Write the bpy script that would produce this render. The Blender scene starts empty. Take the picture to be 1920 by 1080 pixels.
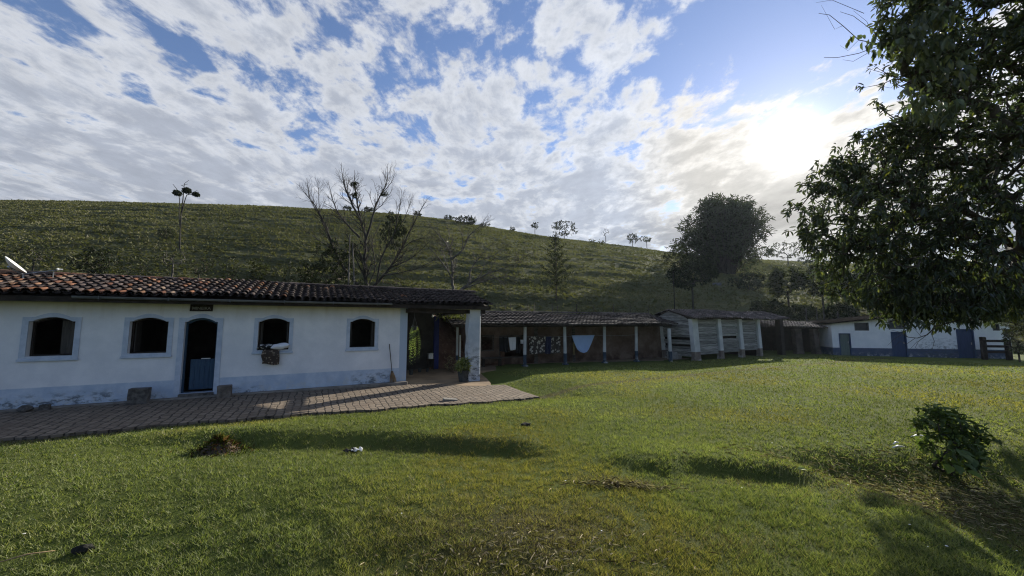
# light settings
BG, SUN_E, EXPO = .06, 4.9, 0.74
CL_BASE, CL_G1, CL_G2, CL_G3 = 7.3, 2.2, 0.9, 28.0
SKY_TINT = (1.38, 1.40, 1.60)
HAZE = .00015
import bpy, math, random
import numpy as np
from mathutils import Vector, Matrix
from mathutils.geometry import tessellate_polygon

random.seed(7)
RNG = np.random.default_rng(11)
sc = bpy.context.scene
COL = sc.collection
R = math.radians

# ------------------------------------------------------------------ camera numbers
FOC = 700.0                        # focal length in pixels of a 1920 wide frame
CZ = 1.75
PITCH = math.atan(66 / FOC)
cp_, sp_ = math.cos(PITCH), math.sin(PITCH)
CAMP = np.array([0, 0, CZ])

def ray(px, py):
    u = (px - 960) / FOC
    v = (540 - py) / FOC
    return np.array([u, cp_ - sp_ * v, sp_ + cp_ * v])

def at_z(px, py, z):
    r = ray(px, py)
    return CAMP + r * ((z - CZ) / r[2])

def at_y(px, py, Y):
    r = ray(px, py)
    return CAMP + r * (Y / r[1])

SUN_DIR = ray(1478, 262)
SUN_DIR = SUN_DIR / np.linalg.norm(SUN_DIR)
SUN_EL = math.asin(SUN_DIR[2])
SUN_AZ = math.atan2(SUN_DIR[0], SUN_DIR[1])

def ss(a, b, x):
    t = np.clip((np.asarray(x, float) - a) / (b - a), 0, 1)
    return t * t * (3 - 2 * t)

# ------------------------------------------------------------------ value noise for terrain
_perm = RNG.random((256, 256))
def vnoise(x, y):
    x = np.asarray(x, float); y = np.asarray(y, float)
    xi = np.floor(x).astype(int); yi = np.floor(y).astype(int)
    fx = x - xi; fy = y - yi
    fx = fx * fx * (3 - 2 * fx); fy = fy * fy * (3 - 2 * fy)
    a = _perm[xi % 256, yi % 256]; b = _perm[(xi + 1) % 256, yi % 256]
    c = _perm[xi % 256, (yi + 1) % 256]; d = _perm[(xi + 1) % 256, (yi + 1) % 256]
    return (a * (1 - fx) + b * fx) * (1 - fy) + (c * (1 - fx) + d * fx) * fy
def fbm(x, y, o=4):
    s = 0; a = .5; n = 0
    for i in range(o):
        s = s + a * vnoise(x * 2 ** i + 17.3 * i, y * 2 ** i + 5.1 * i); n += a; a *= .5
    return s / n

# ------------------------------------------------------------------ mesh helpers
def link(o, parent=None):
    COL.objects.link(o)
    if parent is not None:
        o.parent = parent
    return o

class MB:
    def __init__(s):
        s.v = []; s.f = []; s.c = []
    def add(s, vs, fs, col=None):
        b = len(s.v)
        s.v.extend([tuple(map(float, p)) for p in vs])
        for f in fs:
            s.f.append(tuple(i + b for i in f)); s.c.append(col)
        return s
    def box(s, x0, x1, y0, y1, z0, z1, col=None, M=None):
        vs = [(x0, y0, z0), (x1, y0, z0), (x1, y1, z0), (x0, y1, z0), (x0, y0, z1), (x1, y0, z1), (x1, y1, z1), (x0, y1, z1)]
        if M is not None: vs = [M @ Vector(p) for p in vs]
        return s.add(vs, [(0, 3, 2, 1), (4, 5, 6, 7), (0, 1, 5, 4), (1, 2, 6, 5), (2, 3, 7, 6), (3, 0, 4, 7)], col)
    def cbox(s, x0, x1, y0, y1, z0, z1, b=.01, col=None, M=None):
        """box with chamfered vertical edges and top"""
        def ring(e, z):
            return [(x0 + e + b, y0 + e, z), (x1 - e - b, y0 + e, z), (x1 - e, y0 + e + b, z), (x1 - e, y1 - e - b, z),
                    (x1 - e - b, y1 - e, z), (x0 + e + b, y1 - e, z), (x0 + e, y1 - e - b, z), (x0 + e, y0 + e + b, z)]
        vs = ring(0, z0) + ring(0, z1 - b) + ring(b, z1)
        if M is not None: vs = [M @ Vector(p) for p in vs]
        fs = [tuple(range(7, -1, -1)), tuple(range(16, 24))]
        for k in (0, 8):
            for i in range(8):
                fs.append((k + i, k + (i + 1) % 8, k + 8 + (i + 1) % 8, k + 8 + i))
        return s.add(vs, fs, col)
    def tube(s, pts, rad, n=6, col=None, cap=True):
        pts = [Vector(p) for p in pts]
        if not hasattr(rad, '__len__'): rad = [rad] * len(pts)
        vs = []; prev = None
        for i, p in enumerate(pts):
            t = (pts[min(i + 1, len(pts) - 1)] - pts[max(i - 1, 0)])
            if t.length < 1e-9: t = Vector((0, 0, 1))
            t.normalize()
            a = prev if prev is not None else (Vector((1, 0, 0)) if abs(t.x) < .8 else Vector((0, 1, 0)))
            a = (a - t * a.dot(t)); a.normalize(); prev = a
            b = t.cross(a)
            for k in range(n):
                th = 2 * math.pi * k / n
                vs.append(p + (a * math.cos(th) + b * math.sin(th)) * rad[i])
        fs = []
        for i in range(len(pts) - 1):
            for k in range(n):
                fs.append((i * n + k, i * n + (k + 1) % n, (i + 1) * n + (k + 1) % n, (i + 1) * n + k))
        if cap:
            fs.append(tuple(range(n - 1, -1, -1)))
            fs.append(tuple(range((len(pts) - 1) * n, len(pts) * n)))
        return s.add(vs, fs, col)
    def lathe(s, prof, n=16, c=(0, 0, 0), M=None, col=None):
        vs = []
        for r, z in prof:
            for k in range(n):
                th = 2 * math.pi * k / n
                p = Vector((c[0] + r * math.cos(th), c[1] + r * math.sin(th), c[2] + z))
                vs.append(M @ p if M is not None else p)
        fs = []
        for i in range(len(prof) - 1):
            for k in range(n):
                fs.append((i * n + k, i * n + (k + 1) % n, (i + 1) * n + (k + 1) % n, (i + 1) * n + k))
        return s.add(vs, fs, col)
    def plate(s, outer, holes, y0, y1, M=None, back=True):
        """x-z outline with holes, extruded from y0 (front) to y1"""
        loops = [list(outer)] + [list(h) for h in holes]
        tri = tessellate_polygon([[Vector((p[0], p[1], 0)) for p in l] for l in loops])
        flat = [p for l in loops for p in l]
        n = len(flat)
        vs = [(p[0], y0, p[1]) for p in flat] + [(p[0], y1, p[1]) for p in flat]
        if M is not None: vs = [M @ Vector(p) for p in vs]
        fs = []
        for t in tri:
            a, b, c = [flat[i] for i in t]
            ccw = (b[0] - a[0]) * (c[1] - a[1]) - (b[1] - a[1]) * (c[0] - a[0]) > 0
            t = tuple(t) if ccw else tuple(reversed(t))
            fs.append(t)
            if back: fs.append(tuple(i + n for i in reversed(t)))
        b0 = 0
        for l in loops:
            m = len(l)
            for i in range(m):
                fs.append((b0 + i, b0 + i + n, b0 + (i + 1) % m + n, b0 + (i + 1) % m))
            b0 += m
        return s.add(vs, fs)
    def build(s, name, m, parent=None, smooth=False):
        me = bpy.data.meshes.new(name)
        me.from_pydata(s.v, [], s.f)
        if any(c is not None for c in s.c):
            at = me.attributes.new('tint', 'FLOAT_COLOR', 'FACE')
            a = np.ones((len(s.f), 4), np.float32)
            for i, c in enumerate(s.c):
                if c is not None: a[i, :3] = c
            at.data.foreach_set('color', a.ravel())
        me.materials.append(m)
        if smooth: me.polygons.foreach_set('use_smooth', [True] * len(me.polygons))
        me.update()
        return link(bpy.data.objects.new(name, me), parent)

def bulk(name, V, F, m, parent=None, col=None, smooth=False):
    """numpy verts (n,3) and faces (m,k); col per vertex (n,3)"""
    me = bpy.data.meshes.new(name)
    V = np.asarray(V, np.float32); F = np.asarray(F, np.int32)
    k = F.shape[1]
    me.vertices.add(len(V)); me.vertices.foreach_set('co', V.ravel())
    me.loops.add(F.size); me.loops.foreach_set('vertex_index', F.ravel())
    me.polygons.add(len(F)); me.polygons.foreach_set('loop_start', np.arange(0, F.size, k, dtype=np.int32))
    if smooth: me.polygons.foreach_set('use_smooth', np.ones(len(F), bool))
    if col is not None:
        at = me.attributes.new('tint', 'FLOAT_COLOR', 'POINT')
        a = np.ones((len(V), 4), np.float32); a[:, :3] = col
        at.data.foreach_set('color', a.ravel())
    me.materials.append(m)
    me.update(calc_edges=True)
    return link(bpy.data.objects.new(name, me), parent)

def tag(o, label=None, cat=None, group=None, kind=None):
    if label: o['label'] = label
    if cat: o['category'] = cat
    if group: o['group'] = group
    if kind: o['kind'] = kind
    return o

def empty(name, loc, rz=0, label=None, cat=None, group=None):
    o = bpy.data.objects.new(name, None)
    o.empty_display_size = .2
    o.location = loc; o.rotation_euler = (0, 0, rz)
    COL.objects.link(o)
    return tag(o, label, cat, group)

# ------------------------------------------------------------------ materials
class NT:
    def __init__(s, name):
        s.m = bpy.data.materials.new(name); s.m.use_nodes = True
        s.t = s.m.node_tree; s.t.nodes.clear()
        s.out = s.n('ShaderNodeOutputMaterial')
    def n(s, ty, **kw):
        nd = s.t.nodes.new(ty)
        for k, v in kw.items(): setattr(nd, k, v)
        return nd
    def l(s, a, b): s.t.links.new(a, b)
    def val(s, sock, v):
        if hasattr(v, 'is_output') or isinstance(v, bpy.types.NodeSocket): s.l(v, sock)
        else: sock.default_value = v
    def coord(s, kind='Object', scale=(1, 1, 1), rot=(0, 0, 0)):
        c = s.n('ShaderNodeTexCoord'); mp = s.n('ShaderNodeMapping')
        mp.inputs['Scale'].default_value = scale; mp.inputs['Rotation'].default_value = rot
        s.l(c.outputs[kind], mp.inputs[0]); return mp.outputs[0]
    def noise(s, vec, scale=5, detail=6, rough=.6, dist=0):
        x = s.n('ShaderNodeTexNoise'); s.l(vec, x.inputs['Vector'])
        x.inputs['Scale'].default_value = scale; x.inputs['Detail'].default_value = detail
        x.inputs['Roughness'].default_value = rough; x.inputs['Distortion'].default_value = dist
        return x.outputs['Fac']
    def ramp(s, f, a, b, ca=None, cb=None):
        x = s.n('ShaderNodeMapRange'); x.interpolation_type = 'SMOOTHSTEP'
        s.l(f, x.inputs[0]); x.inputs[1].default_value = a; x.inputs[2].default_value = b
        return x.outputs[0]
    def mix(s, f, a, b, mode='MIX'):
        x = s.n('ShaderNodeMix'); x.data_type = 'RGBA'; x.blend_type = mode
        s.val(x.inputs[0], f)
        for sock, v in ((x.inputs[6], a), (x.inputs[7], b)):
            if isinstance(v, (tuple, list)): sock.default_value = (*v[:3], 1)
            else: s.l(v, sock)
        return x.outputs[2]
    def math(s, op, a, b=0.0, clamp=False):
        x = s.n('ShaderNodeMath', operation=op, use_clamp=clamp)
        s.val(x.inputs[0], a); s.val(x.inputs[1], b); return x.outputs[0]
    def sep(s, v):
        x = s.n('ShaderNodeSeparateXYZ'); s.l(v, x.inputs[0]); return x.outputs
    def attr(s, name='tint'):
        x = s.n('ShaderNodeAttribute'); x.attribute_name = name; return x.outputs['Color']
    def principled(s, col, rough=.85, bump=None, bstr=.3, bdist=.02, metal=0, spec=.3):
        p = s.n('ShaderNodeBsdfPrincipled')
        if isinstance(col, (tuple, list)): p.inputs['Base Color'].default_value = (*col[:3], 1)
        else: s.l(col, p.inputs['Base Color'])
        s.val(p.inputs['Roughness'], rough); p.inputs['Metallic'].default_value = metal
        p.inputs['Specular IOR Level'].default_value = spec
        if bump is not None:
            b = s.n('ShaderNodeBump'); b.inputs['Strength'].default_value = bstr; b.inputs['Distance'].default_value = bdist
            s.l(bump, b.inputs['Height']); s.l(b.outputs[0], p.inputs['Normal'])
        s.l(p.outputs[0], s.out.inputs[0]); return p
    def leafy(s, col, trans=.35, rough=.5, gloss=.04, tcol=None):
        d = s.n('ShaderNodeBsdfDiffuse'); t = s.n('ShaderNodeBsdfTranslucent'); mx = s.n('ShaderNodeMixShader')
        g = s.n('ShaderNodeBsdfGlossy'); g.inputs['Roughness'].default_value = rough
        mg = s.n('ShaderNodeMixShader'); mg.inputs[0].default_value = gloss
        for x, c in ((d, col), (t, tcol if tcol is not None else col)):
            if isinstance(c, (tuple, list)): x.inputs['Color'].default_value = (*c[:3], 1)
            else: s.l(c, x.inputs['Color'])
        mx.inputs[0].default_value = trans
        s.l(d.outputs[0], mx.inputs[1]); s.l(t.outputs[0], mx.inputs[2])
        s.l(mx.outputs[0], mg.inputs[1]); s.l(g.outputs[0], mg.inputs[2]); s.l(mg.outputs[0], s.out.inputs[0])

def M_var(name, a, b, scale=4, rough=.85, bstr=.25, bscale=30, bdist=.01, tint=False, metal=0, stretch=(1, 1, 1), spec=.3, lo=.35, hi=.65):
    t = NT(name); v = t.coord('Object', stretch)
    f = t.ramp(t.noise(v, scale, 7, .65), lo, hi)
    c = t.mix(f, a, b)
    if tint: c = t.mix(1.0, c, t.attr(), 'MULTIPLY')
    t.principled(c, rough, t.noise(v, bscale, 5, .7), bstr, bdist, metal, spec)
    return t.m

def M_leaf(name, a, trans=.35, gloss=.04, rough=.45, tboost=1.0):
    t = NT(name)
    c = t.mix(1.0, a, t.attr(), 'MULTIPLY')
    tc = t.mix(1.0, c, (1.25 * tboost, 1.35 * tboost, .55 * tboost), 'MULTIPLY')
    t.leafy(c, trans, rough, gloss, tc)
    return t.m

MAT = {}
MAT['bark'] = M_var('bark', (.045, .035, .028), (.10, .085, .07), 6, .95, .6, 25, .02, stretch=(1, 1, .3))
MAT['palebark'] = M_var('pale_bark', (.06, .056, .048), (.13, .12, .105), 6, .95, .6, 25, .02, stretch=(1, 1, .3))
MAT['greybark'] = M_var('grey_bark', (.028, .025, .022), (.065, .06, .052), 7, .95, .5, 25, .02, stretch=(1, 1, .3))
MAT['wood'] = M_var('weathered_wood', (.05, .042, .034), (.13, .115, .10), 3, .9, .5, 40, .006, stretch=(1, 1, 8))
MAT['darkwood'] = M_var('dark_timber', (.018, .014, .011), (.04, .03, .024), 5, .85, .4, 30, .006)
MAT['plank'] = M_var('silvered_planks', (.17, .175, .175), (.42, .42, .40), 2.2, .9, .5, 18, .008, tint=True, stretch=(.6, 1, 9))
MAT['stone'] = M_var('rough_stone', (.06, .055, .05), (.15, .14, .125), 8, .95, .8, 20, .03)
MAT['concrete'] = M_var('old_concrete', (.16, .14, .115), (.28, .25, .21), 3, .95, .4, 30, .01)
MAT['white'] = M_var('white_paint', (.55, .55, .53), (.78, .78, .76), 5, .8, .2, 30, .004)
MAT['whitemetal'] = M_var('white_enamel', (.68, .69, .66), (.80, .80, .77), 6, .4, .05, 30, .002, spec=.5)
MAT['metal'] = M_var('galvanised_metal', (.22, .23, .24), (.36, .37, .38), 8, .45, .1, 40, .002, metal=.7)
MAT['gutter'] = M_var('gutter_grey', (.10, .105, .11), (.17, .175, .18), 3, .6, .1, 30, .002)
MAT['frame'] = M_var('pale_blue_paint', (.42, .49, .59), (.54, .60, .69), 4, .85, .3, 40, .004)
MAT['bluedoor'] = M_var('blue_door_paint', (.028, .062, .11), (.042, .088, .145), 3, .6, .3, 25, .003, stretch=(6, 1, .6))
MAT['navy'] = M_var('navy_paint', (.012, .02, .12), (.02, .03, .17), 3, .6, .2, 25, .003)
MAT['greendoor'] = M_var('green_door_paint', (.10, .14, .13), (.15, .19, .17), 3, .7, .3, 25, .003, stretch=(6, 1, .6))
MAT['darkblue'] = M_var('dark_blue_door', (.022, .045, .11), (.036, .066, .15), 3, .6, .3, 25, .003, stretch=(6, 1, .6))
MAT['shutter'] = M_var('brown_shutter', (.05, .045, .04), (.09, .08, .07), 3, .7, .3, 25, .003, stretch=(8, 1, .6))
MAT['inner'] = M_var('shade_dark_plaster', (.03, .028, .025), (.06, .055, .05), 2, .95, .2, 20, .01)  # colour darkened so the rooms and porch wall read as deep shade
MAT['fabricw'] = M_var('white_cloth', (.68, .70, .74), (.80, .81, .84), 3, .95, .3, 60, .004)
MAT['fabricb'] = M_var('light_blue_cloth', (.36, .52, .84), (.42, .58, .88), 2, .95, .2, 60, .004)
MAT['fabricn'] = M_var('navy_cloth', (.015, .018, .05), (.025, .03, .075), 3, .95, .2, 60, .004)
MAT['fabrick'] = M_var('black_cloth', (.008, .008, .01), (.016, .016, .02), 3, .95, .2, 60, .004)
MAT['straw'] = M_var('broom_straw', (.25, .17, .09), (.42, .31, .18), 10, .9, .5, 60, .004, stretch=(1, 1, .2))
MAT['potdark'] = M_var('dark_pot', (.03, .035, .035), (.07, .075, .075), 8, .8, .3, 30, .006)
MAT['litter'] = M_var('pale_litter', (.55, .55, .52), (.75, .75, .72), 8, .8, .3, 40, .004)
MAT['clod'] = M_var('dark_clod', (.012, .012, .01), (.03, .028, .022), 12, .95, .8, 40, .02)
MAT['deadgrass'] = M_leaf('dead_grass', (.30, .25, .14), .2, .02)

t = NT('floral_cloth')                       # dark cloth with pale flower blotches
v = t.coord('Object', (1, 1, 1))
vo = t.n('ShaderNodeTexVoronoi'); vo.inputs['Scale'].default_value = 7.5
mp2 = t.noise(v, 9, 4, .6)
t.l(v, vo.inputs['Vector'])
fl = t.ramp(t.math('ADD', vo.outputs['Distance'], t.math('MULTIPLY', mp2, .5)), .74, .60)
t.principled(t.mix(fl, (.055, .045, .04), (.46, .43, .38)), .95, t.noise(v, 60), .2, .004)
MAT['floral'] = t.m
t = NT('brown_blanket')
v = t.coord('Object', (1, 1, 1))
vo = t.n('ShaderNodeTexVoronoi'); vo.inputs['Scale'].default_value = 14.0; t.l(v, vo.inputs['Vector'])
fl = t.ramp(t.math('ADD', vo.outputs['Distance'], t.math('MULTIPLY', t.noise(v, 20, 3), .4)), .60, .42)
t.principled(t.mix(fl, (.06, .045, .036), (.27, .215, .16)), .98, t.noise(v, 80), .4, .006)
MAT['blanket'] = t.m
t = NT('black_white_cushion')
v = t.coord('Object', (1, 1, 1))
fl = t.ramp(t.noise(v, 11, 2, .4), .54, .58)
t.principled(t.mix(fl, (.012, .012, .014), (.5, .5, .48)), .95, t.noise(v, 80), .3, .004)
MAT['cushion'] = t.m

# whitewashed house wall with a blue dado, mould and rain dirt (local x along the facade, z up)
def M_wall(name, dado_z, dado, corner_x=None, stain=None, white=((.70, .72, .75), (.82, .83, .85))):
    t = NT(name); v = t.coord('Object')
    x, y, z = t.sep(v)
    n1 = t.noise(v, 1.3, 8, .65); n2 = t.noise(v, 9, 6, .65)
    c = t.mix(t.ramp(n1, .35, .7), *white)
    c = t.mix(t.math('MULTIPLY', t.ramp(t.noise(v, .55, 6, .7), .5, .72), .22), c, (.55, .57, .6))
    vs = t.coord('Object', (5, 5, .35))
    streak = t.math('MULTIPLY', t.ramp(t.noise(vs, 1.0, 5, .6), .45, .75), t.ramp(z, 2.0, 2.9))
    c = t.mix(t.math('MULTIPLY', streak, .55), c, (.42, .38, .30))
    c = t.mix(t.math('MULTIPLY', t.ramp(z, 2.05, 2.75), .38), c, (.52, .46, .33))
    zz = t.math('ADD', z, t.math('MULTIPLY', t.math('SUBTRACT', n2, .5), .03))
    dd = t.mix(t.ramp(t.noise(v, 2.5, 7, .7), .35, .7), dado[0], dado[1])
    c = t.mix(t.ramp(zz, dado_z + .012, dado_z - .012), c, dd)
    if corner_x:
        c = t.mix(t.ramp(x, corner_x - .008, corner_x + .008), c, (.42, .50, .60))
    # rising damp and mould close to the ground
    damp = t.math('MULTIPLY', t.ramp(t.noise(v, 4.2, 8, .72), .46, .66), t.ramp(z, .42, .04))
    c = t.mix(t.math('MULTIPLY', damp, .75), c, (.55, .56, .55))
    if stain:
        for (x0, x1, z1) in stain:
            w = t.math('MULTIPLY', t.ramp(x, x0, x0 + .5), t.ramp(x, x1, x1 - .5))
            w = t.math('MULTIPLY', w, t.ramp(z, z1, z1 * .3))
            vv = t.coord('Object', (2.2, 2.2, 4.5))
            w = t.math('MULTIPLY', w, t.ramp(t.noise(vv, 1.6, 8, .75), .47, .60))
            c = t.mix(t.math('MULTIPLY', w, .8), c, (.06, .075, .085))
    t.principled(c, .9, t.math('ADD', t.noise(v, 2.5, 4, .6), t.math('MULTIPLY', n2, .3)), .35, .02)
    return t.m
MAT['wall'] = M_wall('whitewashed_wall', .47, ((.42, .51, .63), (.58, .65, .74)), 6.20, [(4.4, 6.15, .50), (-4.6, -1.0, .40), (0.8, 2.4, .2), (-1.2, -.1, .2)])
MAT['wbwall'] = M_wall('outbuilding_wall', .62, ((.05, .075, .13), (.085, .11, .17)), None, [(4.6, 8.2, 1.7), (5, 7, .55)])
MAT['pillar'] = M_wall('pillar_white', .10, ((.42, .47, .55), (.5, .55, .6)), None, [(8.2, 9.6, 1.6), (8.0, 9.8, .6)], ((.36, .41, .47), (.52, .56, .60)))
MAT['post'] = M_wall('white_post_blue_foot', .62, ((.035, .055, .085), (.06, .08, .11)), None, None, ((.42, .44, .44), (.6, .61, .6)))
MAT['barnpillar'] = M_wall('barn_pillar', .55, ((.16, .13, .11), (.25, .21, .18)), None, None, ((.45, .48, .5), (.62, .64, .65)))

t = NT('mud_wall'); v = t.coord('Object')
c = t.mix(t.ramp(t.noise(v, 1.4, 8, .7), .3, .7), (.085, .055, .04), (.21, .15, .115))
x, y, z = t.sep(v)
c = t.mix(t.math('MULTIPLY', t.ramp(z, .75, .2), t.ramp(t.noise(v, 2.2, 6), .35, .6)), c, (.06, .035, .025))
t.principled(c, .98, t.noise(v, 5, 8, .7), .8, .05); MAT['mud'] = t.m

t = NT('red_earth'); v = t.coord('Object')
c = t.mix(t.ramp(t.noise(v, 1.1, 8, .7), .3, .7), (.085, .04, .025), (.22, .125, .085))
c = t.mix(t.ramp(t.noise(v, 5, 6, .7), .52, .68), c, (.30, .21, .15))
t.principled(c, .98, t.noise(v, 4, 9, .75), 1.0, .12); MAT['earth'] = t.m

t = NT('porch_earth_floor'); v = t.coord('Object')
c = t.mix(t.ramp(t.noise(v, 1.0, 8, .65), .3, .7), (.17, .12, .075), (.30, .215, .135))
t.principled(c, .95, t.noise(v, 12, 6, .7), .3, .02); MAT['porchfloor'] = t.m

# stone sett path
t = NT('stone_setts'); v = t.coord('Object', rot=(0, 0, 0))
w = t.n('ShaderNodeTexNoise'); w.inputs['Scale'].default_value = 2.5; w.inputs['Detail'].default_value = 3; t.l(v, w.inputs['Vector'])
wv = t.n('ShaderNodeVectorMath', operation='MULTIPLY_ADD'); t.l(w.outputs['Color'], wv.inputs[0]); wv.inputs[1].default_value = (.19, .19, 0); t.l(v, wv.inputs[2])
br = t.n('ShaderNodeTexBrick'); t.l(wv.outputs[0], br.inputs['Vector'])
rot = t.n('ShaderNodeMapping'); rot.inputs['Rotation'].default_value = (0, 0, R(90)); t.l(wv.outputs[0], rot.inputs[0]); t.l(rot.outputs[0], br.inputs['Vector'])
br.inputs['Scale'].default_value = 1; br.inputs['Mortar Size'].default_value = .022; br.inputs['Mortar Smooth'].default_value = .6
br.inputs['Brick Width'].default_value = .27; br.inputs['Row Height'].default_value = .18; br.offset = .5
br.inputs['Color1'].default_value = (.145, .112, .080, 1); br.inputs['Color2'].default_value = (.225, .176, .128, 1); br.inputs['Mortar'].default_value = (.03, .024, .018, 1)
n1 = t.noise(v, 1.2, 7, .65); n2 = t.noise(v, 14, 6, .7)
c = t.mix(t.math('MULTIPLY', t.ramp(n1, .45, .68), .8), br.outputs['Color'], (.13, .095, .066))
c = t.mix(t.math('MULTIPLY', t.ramp(n2, .4, .7), .4), c, (.24, .21, .175))
bh = t.math('SUBTRACT', t.math('MULTIPLY', n2, .35), br.outputs['Fac'])
t.principled(c, .92, bh, .9, .03); MAT['setts'] = t.m

# barrel tiles
t = NT('clay_barrel_tiles'); v = t.coord('Object')
c = t.mix(t.ramp(t.noise(v, 7, 7, .7), .35, .7), (.8, .8, .8), (1.15, 1.1, 1.05))
c = t.mix(1.0, c, t.attr(), 'MULTIPLY')
c = t.mix(t.math('MULTIPLY', t.ramp(t.noise(v, 11, 6, .7), .5, .66), .6), c, (.03, .027, .024))
t.principled(c, .9, t.noise(v, 30, 5, .7), .4, .01); MAT['tiles'] = t.m
MAT['darktiles'] = M_var('aged_tiles', (.035, .03, .03), (.085, .072, .068), 3, .9, .5, 25, .01, tint=True)

# lawn
def patch_fields(X, Y):
    """0..1 dryness of the lawn"""
    d = np.zeros_like(X)
    for (px, py, rx, ry, a) in ((970, 1040, 1.05, .75, 1.0), (1170, 918, .75, .16, .8), (1330, 1075, .6, .25, .5), (1380, 915, .5, .2, .35), (850, 835, 1.6, .35, .3)):
        c = at_z(px, py, -.35)
        q = ((X - c[0]) / rx) ** 2 + ((Y - c[1]) / ry) ** 2
        d = np.maximum(d, a * np.exp(-q))
    # trampled mulch in the hollow by the bush
    q = ((X - 5.9) / 2.3) ** 2 + ((Y - 4.9) / .95) ** 2
    d = np.maximum(d, .62 * np.exp(-q ** 2))
    hx, hy = to_house(X, Y); o_ = path_edge(np.clip(hx, -16, 9.9)) - hy
    d = np.maximum(d, 1.0 * np.exp(-(np.maximum(o_, 0) / (.10 + .22 * ss(2.5, -2, hx))) ** 2) * (o_ > -.3))
    return np.clip(d * (0.45 + 1.1 * fbm(X * 3.1, Y * 3.1, 3)), 0, 1)

t = NT('lawn_ground'); v = t.coord('Object')
n1 = t.noise(v, .35, 5, .6); n2 = t.noise(v, 3.0, 8, .7); n3 = t.noise(v, 45, 5, .75)
c = t.mix(t.ramp(n1, .35, .65), (.075, .105, .022), (.105, .13, .03))
c = t.mix(t.math('MULTIPLY', t.ramp(n2, .45, .72), .5), c, (.04, .05, .014))
c = t.mix(t.math('MULTIPLY', t.ramp(n3, .4, .7), .4), c, (.14, .16, .05))
c = t.mix(t.math('MULTIPLY', t.sep(t.attr())[0], .85), c, (.070, .062, .034))
t.principled(c, .98, t.math('ADD', n3, t.math('MULTIPLY', n2, .6)), 1.0, .04, spec=.1); MAT['lawn'] = t.m
MAT['blade'] = M_leaf('grass_blades', (1, 1, 1), .45, .015, .5)

t = NT('pasture_hill'); v = t.coord('Object')
n1 = t.noise(v, .08, 5, .6); n2 = t.noise(t.coord('Object', (.45, .45, 3.0)), .8, 9, .75); n3 = t.noise(v, 5, 6, .75)
c = t.mix(t.ramp(n1, .35, .65), (.098, .108, .052), (.14, .14, .072))
c = t.mix(t.math('MULTIPLY', t.ramp(n2, .45, .70), .55), c, (.026, .031, .015))
c = t.mix(t.math('MULTIPLY', t.ramp(n3, .5, .75), .4), c, (.14, .13, .065))
t.principled(c, .98, t.math('ADD', n3, t.math('MULTIPLY', n2, 1.5)), 1.0, .25, spec=.05); MAT['hill'] = t.m
MAT['tuft'] = M_leaf('pasture_tufts', (1, 1, 1), .25, .01, .6)

MAT['leaf'] = M_leaf('broad_leaves', (.055, .075, .042), .36, .06, .42, .9)
MAT['bushleaf'] = M_leaf('bush_leaves', (.085, .115, .045), .35, .02, .5)
MAT['leafdark'] = M_leaf('dark_foliage', (.030, .038, .018), .22, .02, .5)
MAT['leafmid'] = M_leaf('mid_foliage', (.050, .058, .026), .3, .02, .5)
MAT['fern'] = M_leaf('fern_fronds', (.19, .24, .09), .4, .03, .4)
MAT['potleaf'] = M_leaf('yellow_green_leaves', (.24, .27, .09), .4, .04, .4)
MAT['bamboo'] = M_leaf('bamboo_foliage', (.040, .050, .024), .3, .02, .5)

# ------------------------------------------------------------------ ground height
TH1 = R(28); A0 = at_z(336, 738, -.28)[:2]
E1 = np.array([math.cos(TH1), math.sin(TH1)]); D1 = np.array([-math.sin(TH1), math.cos(TH1)])
HZ = -.36                                    # world z of the house floor
def to_house(X, Y):
    dx = np.asarray(X) - A0[0]; dy = np.asarray(Y) - A0[1]
    return dx * E1[0] + dy * E1[1], dx * D1[0] + dy * D1[1]
def from_house(x, y): return A0 + E1 * x + D1 * y
def on_house(px, py, y=0.0):
    """house-local x, z of the point a ray meets at depth y"""
    r = ray(px, py); p0 = np.array([*from_house(0, y), 0]); n = np.array([*D1, 0])
    q = CAMP + r * (((p0 - CAMP) @ n) / (r @ n))
    x, _ = to_house(q[0], q[1]); return float(x), float(q[2] - HZ)

EDGE_X = np.array([-16, -5, -1.66, .58, 4.16, 6.85, 9.2, 9.9])
EDGE_Y = np.array([-2.95, -3.08, -3.22, -3.30, -3.62, -3.78, -4.05, -3.9])
def path_z(x):                               # local z of the paving
    return -.05 - .016 * np.maximum(np.asarray(x, float) - 2, 0)
def path_edge(x): return np.interp(x, EDGE_X, EDGE_Y) + .06 * np.sin(np.asarray(x) * 2.3) + .04 * np.sin(np.asarray(x) * 6.1)

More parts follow.
